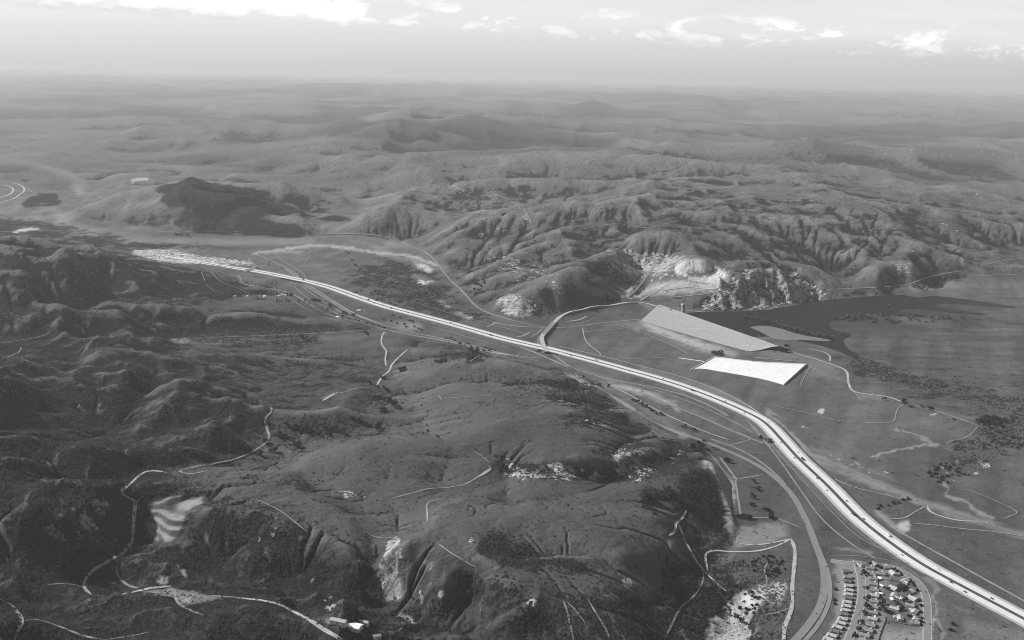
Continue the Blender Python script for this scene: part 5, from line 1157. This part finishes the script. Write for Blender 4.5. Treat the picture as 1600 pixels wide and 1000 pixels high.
def line(a, b, n, j=1.5): return [(a[0]+(b[0]-a[0])*t+rng.normal(0, j), a[1]+(b[1]-a[1])*t+rng.normal(0, j*.5)) for t in np.linspace(0, 1, n)]
def blob(c, r, n): return [(c[0]+r[0]*math.sqrt(rng.random())*math.cos(q), c[1]+r[1]*math.sqrt(rng.random())*math.sin(q)) for q in rng.uniform(0, 6.28, n)]
grove('oak_tree', [zq(*p) for p in ((500,275),(540,440),(545,550),(530,650),(520,722),(480,820),(440,905),(400,980))], 1.15, 'dark round street tree in front of the inner row of houses')
grove('oak_tree', [zq(900,440), zq(930,455)], 1.5, 'big dark tree in the middle of the housing tract')
grove('oak_tree', [zq(*p) for p in ((700,640),(740,690),(780,700),(720,600),(970,570),(930,660),(1000,760),(870,600),(690,540),(760,440))], .95, 'dark garden tree among the houses of the tract')
grove('bush', [zq(*p) for p in ((570,155),(640,180),(690,200),(840,215),(870,240),(900,265),(1010,340),(1040,370),(1060,400),(1090,450),(1110,560),(1130,620),(1130,690),(1135,760),(1135,800),(1130,840),(790,200))], 1.3, 'dark hedge bush lining the outer street of the tract')
grove('bush', [zq(*p) for p in ((180,440),(175,560),(170,600),(355,350),(375,430),(365,500),(370,580),(345,650),(330,700),(300,780),(250,860))], 1.1, 'dark shrub beside the left row of houses')
grove('oak_tree', [(1205,543),(1210,545),(1216,546),(1221,549),(1228,544),(1230,550)], 2.0, 'dark tree of the clump at the near end of the dam')
grove('willow_tree', blob((1122,553), (12, 2.5), 9), 1.4, 'grey scrub tree between the dam toe and the spillway')
grove('cypress_tree', line((400,462), (417,460), 9, .6), 1.25, 'tall dark tree in the thick row left of the farmhouse'); grove('cypress_tree', line((424,462), (437,463), 5, .7), 1.0, 'tall dark tree just left of the farmhouse'); grove('cypress_tree', line((450,464), (458,464), 5, .7), 1.1, 'tall dark tree just right of the farmhouse')
grove('cypress_tree', [(432,474),(434,474),(437,475),(440,474),(448,474),(451,474),(453,475),(466,474),(469,473),(475,475),(477,473),(483,478)], 1.0, 'tall dark tree in the broken row below the farm'); grove('cypress_tree', [(419,447),(424,446),(426,445),(432,446)], .9, 'tree in the short row under the freeway')
grove('oak_tree', blob((494,470), (7, 3), 8), 1.3, 'dark tree between the old road and the railway'); grove('oak_tree', [(516,478),(516,481)], 1.5, 'lone tall tree left of the old road bend'); grove('cypress_tree', [(512,488)], 1.1, 'single thin tree on the edge of the old road')
grove('oak_tree', [(537,491),(541,492),(552,495)], 1.4, 'dark tree by the small house on the old road'); grove('bush', line((525,492), (600,512), 9, 1.2), 1.5, 'bush along the old road verge'); grove('cypress_tree', [(420,417)], 1.2, 'dark tree beside the fork near the overpass'); 
grove('oak_tree', [(472,528),(473,530)], 1.3, 'oak on the pale creek bank'); grove('bush', [(481,533),(491,533),(433,528)], 1.9, 'dark bush just below the pale creek bank'); grove('oak_tree', [(571,520),(574,524)], 1.3, 'dark oak where the canyon road meets the old road')
grove('bush', line((600,500), (660,516), 9, 2.5), 1.6, 'bush on the waste ground below the freeway'); grove('oak_tree', [(614,494),(625,498),(640,502),(645,504)], 1.1, 'dark tree in line below the freeway')
grove('oak_tree', line((700,528), (760,552), 9, 2), 1.1, 'tree on the strip between old road and freeway')
grove('oak_tree', blob((688,566), (10, 3), 8), 1.2, 'dark oak in the hollow above the round hill'); grove('oak_tree', blob((736,554), (13, 8), 16), 1.25, 'dark oak thicket at the hill foot by the old road')
grove('oak_tree', [(625,579),(628,578),(632,577),(598,592),(600,593)], 1.3, 'dark oak at the bend of the canyon track'); grove('oak_tree', [(603,611),(600,608),(606,614),(590,606),(578,600)], 1.3, 'dark oak in the canyon below the track bend')
grove('oak_tree', blob((592,625), (10, 3), 6), 1.2, 'oak on the left bank of the grass canyon'); grove('oak_tree', line((604,624), (626,640), 8, 2.2), 1.3, 'oak in the slanting line up the canyon'); grove('oak_tree', blob((600,643), (6, 4), 5), 1.3, 'oak at the canyon bend'); grove('oak_tree', [(591,668),(589,672),(594,671)], 1.4, 'oak of the small clump on the canyon spur'); 
grove('oak_tree', line((548,655), (575,666), 7, 2), 1.2, 'oak in the gully right of the pale rocks'); grove('oak_tree', [(508,672),(516,674),(512,680),(522,671),(536,678)], 1.35, 'oak of the valley grove under the dark spur'); grove('oak_tree', line((450,665), (494,682), 12, 3), 1.3, 'oak of the dense grove in the valley middle')
grove('oak_tree', [(437,683),(441,688),(443,684)], 1.5, 'big oak just right of the canyon track'); grove('oak_tree', [(464,697),(467,699)], 1.5, 'round oak alone in the pale meadow'); grove('oak_tree', [(414,692),(419,698),(428,706),(406,712),(410,661)], 1.5, 'big dark oak below the canyon track bend')
grove('oak_tree', [(1006,785),(1011,780),(1016,777),(1020,782),(1013,790),(1009,793),(1026,776)], 1.2, 'dark oak of the left grove on the smooth spur'); grove('oak_tree', [(1043,765),(1044,770),(1047,776),(1052,778),(1040,779),(1036,779)], 1.2, 'dark oak of the right grove on the smooth spur'); grove('bush', [(1031,790),(1057,796),(1024,804)], 1.5, 'lone dark bush on the smooth spur')
grove('oak_tree', [(1133,721),(1136,722)], 1.4, 'dark tree near the head of the pale wash'); grove('oak_tree', [(1178,754),(1185,765),(1186,768),(1176,774),(1178,779),(1174,790),(1195,798),(1202,799),(1203,810),(1204,807)], 1.1, 'dark tree in the field beside the railway curve'); grove('oak_tree', line((1155,808), (1172,812), 7, 1.5), 1.1, 'dark tree in the row at the end of the straight track')
grove('oak_tree', [(936,602),(938,603),(951,605),(912,590)], 1.1, 'dark tree beside the road cut below the bridge'); grove('oak_tree', line((993,628), (1035,650), 12, 2), 1.05, 'tree of the row between the old road and the railway'); grove('oak_tree', [(1070,668),(1083,672),(1085,674),(1100,690)], 1.1, 'dark tree near the pale clearing by the old road'); grove('oak_tree', [(1189,685),(1203,691),(1204,692)], 1.2, 'dark tree by the freeway at the railway end')
grove('oak_tree', blob((1090,700), (8, 7), 16), 1.1, 'oak of the thicket at the tip of the grass plateau'); grove('bush', blob((620,460), (70, 25), 60), 1.8, 'bush scattered over the river bottom'); grove('oak_tree', blob((748,450), (12, 14), 12), 1.4, 'dark tree at the foot of the far hills by the lower road')
grove('bush', line((540,392), (560,420), 5, 4), 2.2, 'bush along the far river bend'); grove('oak_tree', [(275,368),(278,368),(281,368),(284,368),(294,369)], 1.6, 'dark tree of the farmstead clump in the far fields'); grove('willow_tree', blob((225,296), (30, 1), 1), 1, 'pale tree') if False else None
grove('willow_tree', line((1165,495), (1215,508), 14, 2.0), 1.7, 'pale flooded willow left of the sandbar'); grove('willow_tree', blob((1400,498), (110, 7), 60), 1.5, 'grey flooded willow standing in the reservoir shallows'); grove('willow_tree', line((1225,512), (1300,530), 26, 2.0), 1.7, 'pale flooded willow beyond the sandbar')
grove('willow_tree', blob((1560,685), (25, 10), 22), 1.3, 'pale willow on the edge of the dark wood'); grove('oak_tree', blob((1550,660), (22, 8), 26), 1.3, 'dark tree of the wood at the basin edge'); grove('oak_tree', [(1410,630),(1412,628),(1415,631),(1422,637),(1424,636),(1452,639),(1456,640),(1440,636),(1383,625)], 1.1, 'dark tree where the dam road forks'); 
grove('bush', line((1370,795), (1420,780), 7, 1.5), 1.4, 'bush of the hedge line in the field by the freeway'); grove('bush', blob((1475,740), (25, 18), 40), 1.3, 'bush on the rough ground of the gully'); grove('oak_tree', [(1373,451),(1376,450),(1380,451),(1427,449),(1433,448),(1436,450),(1488,431),(1492,432)], 1.6, 'dark tree on the far shore of the reservoir')
grove('bush', blob((1150,945), (40, 30), 45), 1.2, 'dark bush dotted over the pale sandy flat'); grove('bush', line((1082,920), (1118,918), 10, .8), 1.0, 'bush in the straight hedge below the fork')
grove('bush', blob((1200,885), (28, 18), 30), 1.2, 'bush on the dark flat beside the pale track'); grove('cypress_tree', line((230,386), (262,388), 12, .8), .8, 'dark tree of the windbreak above the trailer park')
grove('bush', [(1489,976),(1486,985)], 1.6, 'dark round bush right of the tract'); grove('oak_tree', [(1204,808)], 1.0, 'small dark tree on the track crossing the field')
grove('oak_tree', [(95,885),(100,888),(107,884),(92,890)], 1.4, 'dark oak left of the dirt road bend'); grove('oak_tree', [(435,933),(438,935)], 1.5, 'dark oak above the road at the quarry mouth')

# ------------------------------------------------------------------ chaparral and basin scrub (nobody could count it)
def scatter(name, dens, D0, D1, n, rad, mat, lab, seed, flatten=.6):
    g = np.random.default_rng(seed); area = 1.0
    ii = np.where((Y > D0) & (Y < D1) & (Us > -60) & (Us < 1660) & (Vs < 1060)); w = np.nan_to_num(dens[ii]); w = np.clip(w, 0, None)*(2500/Y[ii])**0
    pk = g.choice(len(ii[0]), n, p=w/w.sum()); a, b = ii[0][pk]+g.random(n), ii[1][pk]+g.random(n)
    a = np.clip(a, 0, NW-1.01); b = np.clip(b, 0, NK-1.01); w_ = ww[0]+(ww[1]-ww[0])*a; k_ = kk[0]+(kk[1]-kk[0])*b; y = 1/w_; x = k_*y; z = bil(H, a, b)
    r = rad*g.uniform(.5, 1.5, n)*(y/2000)**.5; base_ = np.array([(1,0,0),(.35,.9,0),(-.8,.6,0),(-.75,-.65,0),(.4,-.95,0),(0.1,0,1.0)])
    B_ = base_[None]*g.uniform(.7, 1.3, (n, 6, 1)); an = g.uniform(0, 6.28, n); ca_, sa_ = np.cos(an)[:, None], np.sin(an)[:, None]
    V = np.stack([(B_[..., 0]*ca_-B_[..., 1]*sa_)*r[:, None]+x[:, None], (B_[..., 0]*sa_+B_[..., 1]*ca_)*r[:, None]+y[:, None], B_[..., 2]*r[:, None]*flatten*1.6+z[:, None]-.15], -1).reshape(-1, 3)
    V[:, 2] -= 0
    k = np.arange(n)[:, None]*6; F_ = np.concatenate([np.stack([k[:, 0]+q, k[:, 0]+(q+1) % 5, k[:, 0]+5], -1) for q in range(5)])
    o = mesh_np(name, V, F_, mat, True); tag(o, lab, 'scrub', None, 'stuff'); return o
bb = msample(brush, un, vn)
scatter('chaparral', np.clip(G, 0, 1)**1.7*(1-msample(flat, Us, Vs)), 1000, 4300, 70000, 2.1, M['scrub'], 'dark chaparral scrub covering the steep near hills', 5)
scatter('basin_scrub', bb**2*msample(flat, Us, Vs), 1500, 5200, 7000, 2.3, M['foliage2'], 'grey scrub over the basin floor and river bottom', 6)

# ------------------------------------------------------------------ cars
def make_car(m_, truck=False):
    r = empty('truck' if truck else 'car', (0, 0, 0)); L = 9.0 if truck else 4.8; w = 1.15 if truck else .9
    part('body', *(join(boxg(-L/2, L/2-2.2, -w, w, .9, 3.6), boxg(L/2-2.1, L/2, -w, w, .5, 2.6)) if truck else boxg(-L/2, L/2, -w, w, .35, .95)), m_, r)
    if not truck:
        V, F_ = boxg(-L*.32, L*.2, -w*.85, w*.85, .95, 1.5); V = [(x*(.8 if z > 1.2 else 1), y*(.85 if z > 1.2 else 1), z) for x, y, z in V]; part('cabin', V, F_, M['glass'], r); part('roof', *boxg(-L*.24, L*.14, -w*.7, w*.7, 1.5, 1.56), m_, r)
    for x in (-L*.32, L*.32):
        for s in (-1, 1):
            V = [(x+math.cos(q*1.047)*.36, s*w+d, .36+math.sin(q*1.047)*.36) for d in (-.12, .12) for q in range(6)]; part('wheel', V, [tuple(range(6)), tuple(range(11, 5, -1))]+[(q, q+6, (q+1) % 6+6, (q+1) % 6) for q in range(6)], M['dark'], r)
    return r
paintm = [grey_mat('dark_car_paint', .03, .4, 0), grey_mat('light_car_paint', .6, .4, 0), grey_mat('grey_car_paint', .2, .4, 0)]
CP = [make_car(m_) for m_ in paintm]+[make_car(paintm[0], True), make_car(paintm[1], True)]
names = ['dark car', 'light car', 'grey car', 'dark truck', 'light truck']
for i, (u_, side, k) in enumerate([(1490,-8,0),(1545,9,0),(1460,12,1),(1415,-12,1),(1345,6,0),(1338,-6,3),(1318,9,0),(1300,-12,2),(1247,-9,0),(1250,6,3),(1240,12,2),(1225,-8,0),(1195,9,1),(1168,-12,0),(1130,8,0),(1085,-8,3),(1035,9,0),(985,-6,0),(930,8,4),(893,-9,0),(770,-7,3),(700,9,0),(640,-9,2),(595,7,0),(545,-9,0),(470,9,3),(428,-9,0),(386,-8,3),(340,8,0),(1515,-14,0),(1380,13,4),(1280,-7,0)]):
    j = int(np.argmin(abs(fu-u_))); t_ = ft[j]; x = C_[j, 0]+fn[j, 0]*side; y = C_[j, 1]+fn[j, 1]*side
    place(CP, k, x, y, FZ[j]+.06, math.atan2(t_[1], t_[0])+(0 if side > 0 else math.pi), '%s on the %s carriageway, %s along the freeway from the lower right' % (names[k], 'far' if side > 0 else 'near', 'number %d' % (1+sorted([-1545,-1515,-1490,-1460,-1415,-1380,-1345,-1338,-1318,-1300,-1280,-1250,-1247,-1240,-1225,-1195,-1168,-1130,-1085,-1035,-985,-930,-893,-770,-700,-640,-595,-545,-470,-428,-386,-340]).index(-u_))), 'truck' if k > 2 else 'car', 'vehicles on the freeway', 1.25)
for u_, v_, k, lab in ((1345,898,0,'dark car parked on the inner street near its far end'),(1338,884,0,'dark car turning at the street junction'),(1542,818,1,'light truck on the crossing beside the railway')):
    P = hit(np.array(float(u_)), np.array(float(v_))); place(CP, k, P[0], P[1], P[2]+.6, 1.4, lab, 'car')

# ------------------------------------------------------------------ cumulus whose shadow lies on the hills
def cloud(target, size, zc, label, seed):
    T_ = hit(np.array(float(target[0])), np.array(float(target[1]))); t_ = (zc-T_[2])/sd.z; c = (T_[0]+sd.x*t_, T_[1]+sd.y*t_, zc); g = np.random.default_rng(seed); V, F_ = [], []
    for q in range(26):
        px_, py_ = g.normal(0, .42, 2); rr = g.uniform(.25, .5)*(1-.4*min(1, math.hypot(px_, py_))); bm = bmesh.new(); bmesh.ops.create_icosphere(bm, subdivisions=3, radius=1); k = len(V)
        for v in bm.verts:
            n_ = v.co; d = 1+.25*math.sin(n_.x*7+q)*math.sin(n_.y*6+q*2)*math.cos(n_.z*5)+.08*math.sin(n_.x*19+q)*math.cos(n_.y*17); z = n_.z*rr*d*.55*size[1]; V.append(((px_+n_.x*rr*d)*size[0], (py_+n_.y*rr*d)*size[1], max(z, -.1*rr*size[1])))
        F_ += [tuple(w.index+k for w in f.verts) for f in bm.faces]; bm.free()
    o = part('cumulus_cloud', V, F_, CM, None, True); o.location = c; tag(o, label, 'cloud'); return c
CM = bpy.data.materials.new('cloud_white'); CM.use_nodes = True; b = CM.node_tree.nodes['Principled BSDF']; b.inputs['Base Color'].default_value = (.85, .85, .85, 1); b.inputs['Roughness'].default_value = 1; b.inputs['Specular IOR Level'].default_value = 0
print('cloud', project(*cloud((356,308), (330, 420), 1750, 'cumulus cloud drifting above the isolated hill it darkens', 3)))
#@@HAZE
hz = bpy.data.meshes.new('haze'); B = [(-200000, -500), (200000, -500), (200000, 262000), (-200000, 262000)]
hz.from_pydata([(x, y, -12) for x, y in B]+[(x, y, 858) for x, y in B], [], [(3, 2, 1, 0), (4, 5, 6, 7), (0, 1, 5, 4), (1, 2, 6, 5), (2, 3, 7, 6), (3, 0, 4, 7)])
haze = bpy.data.objects.new('haze', hz); SC.collection.objects.link(haze); haze['kind'] = 'stuff'
hm = bpy.data.materials.new('haze'); hm.use_nodes = True; t = hm.node_tree; t.nodes.clear()
pv = N('ShaderNodeVolumePrincipled', t); pv.inputs['Color'].default_value = (0.79, 0.79, 0.79, 1); pv.inputs['Density'].default_value = 2.5e-5
pv.inputs['Anisotropy'].default_value = 0.12
om = N('ShaderNodeOutputMaterial', t); t.links.new(pv.outputs[0], om.inputs['Volume']); hz.materials.append(hm); hm.cycles.volume_sampling = 'DISTANCE'
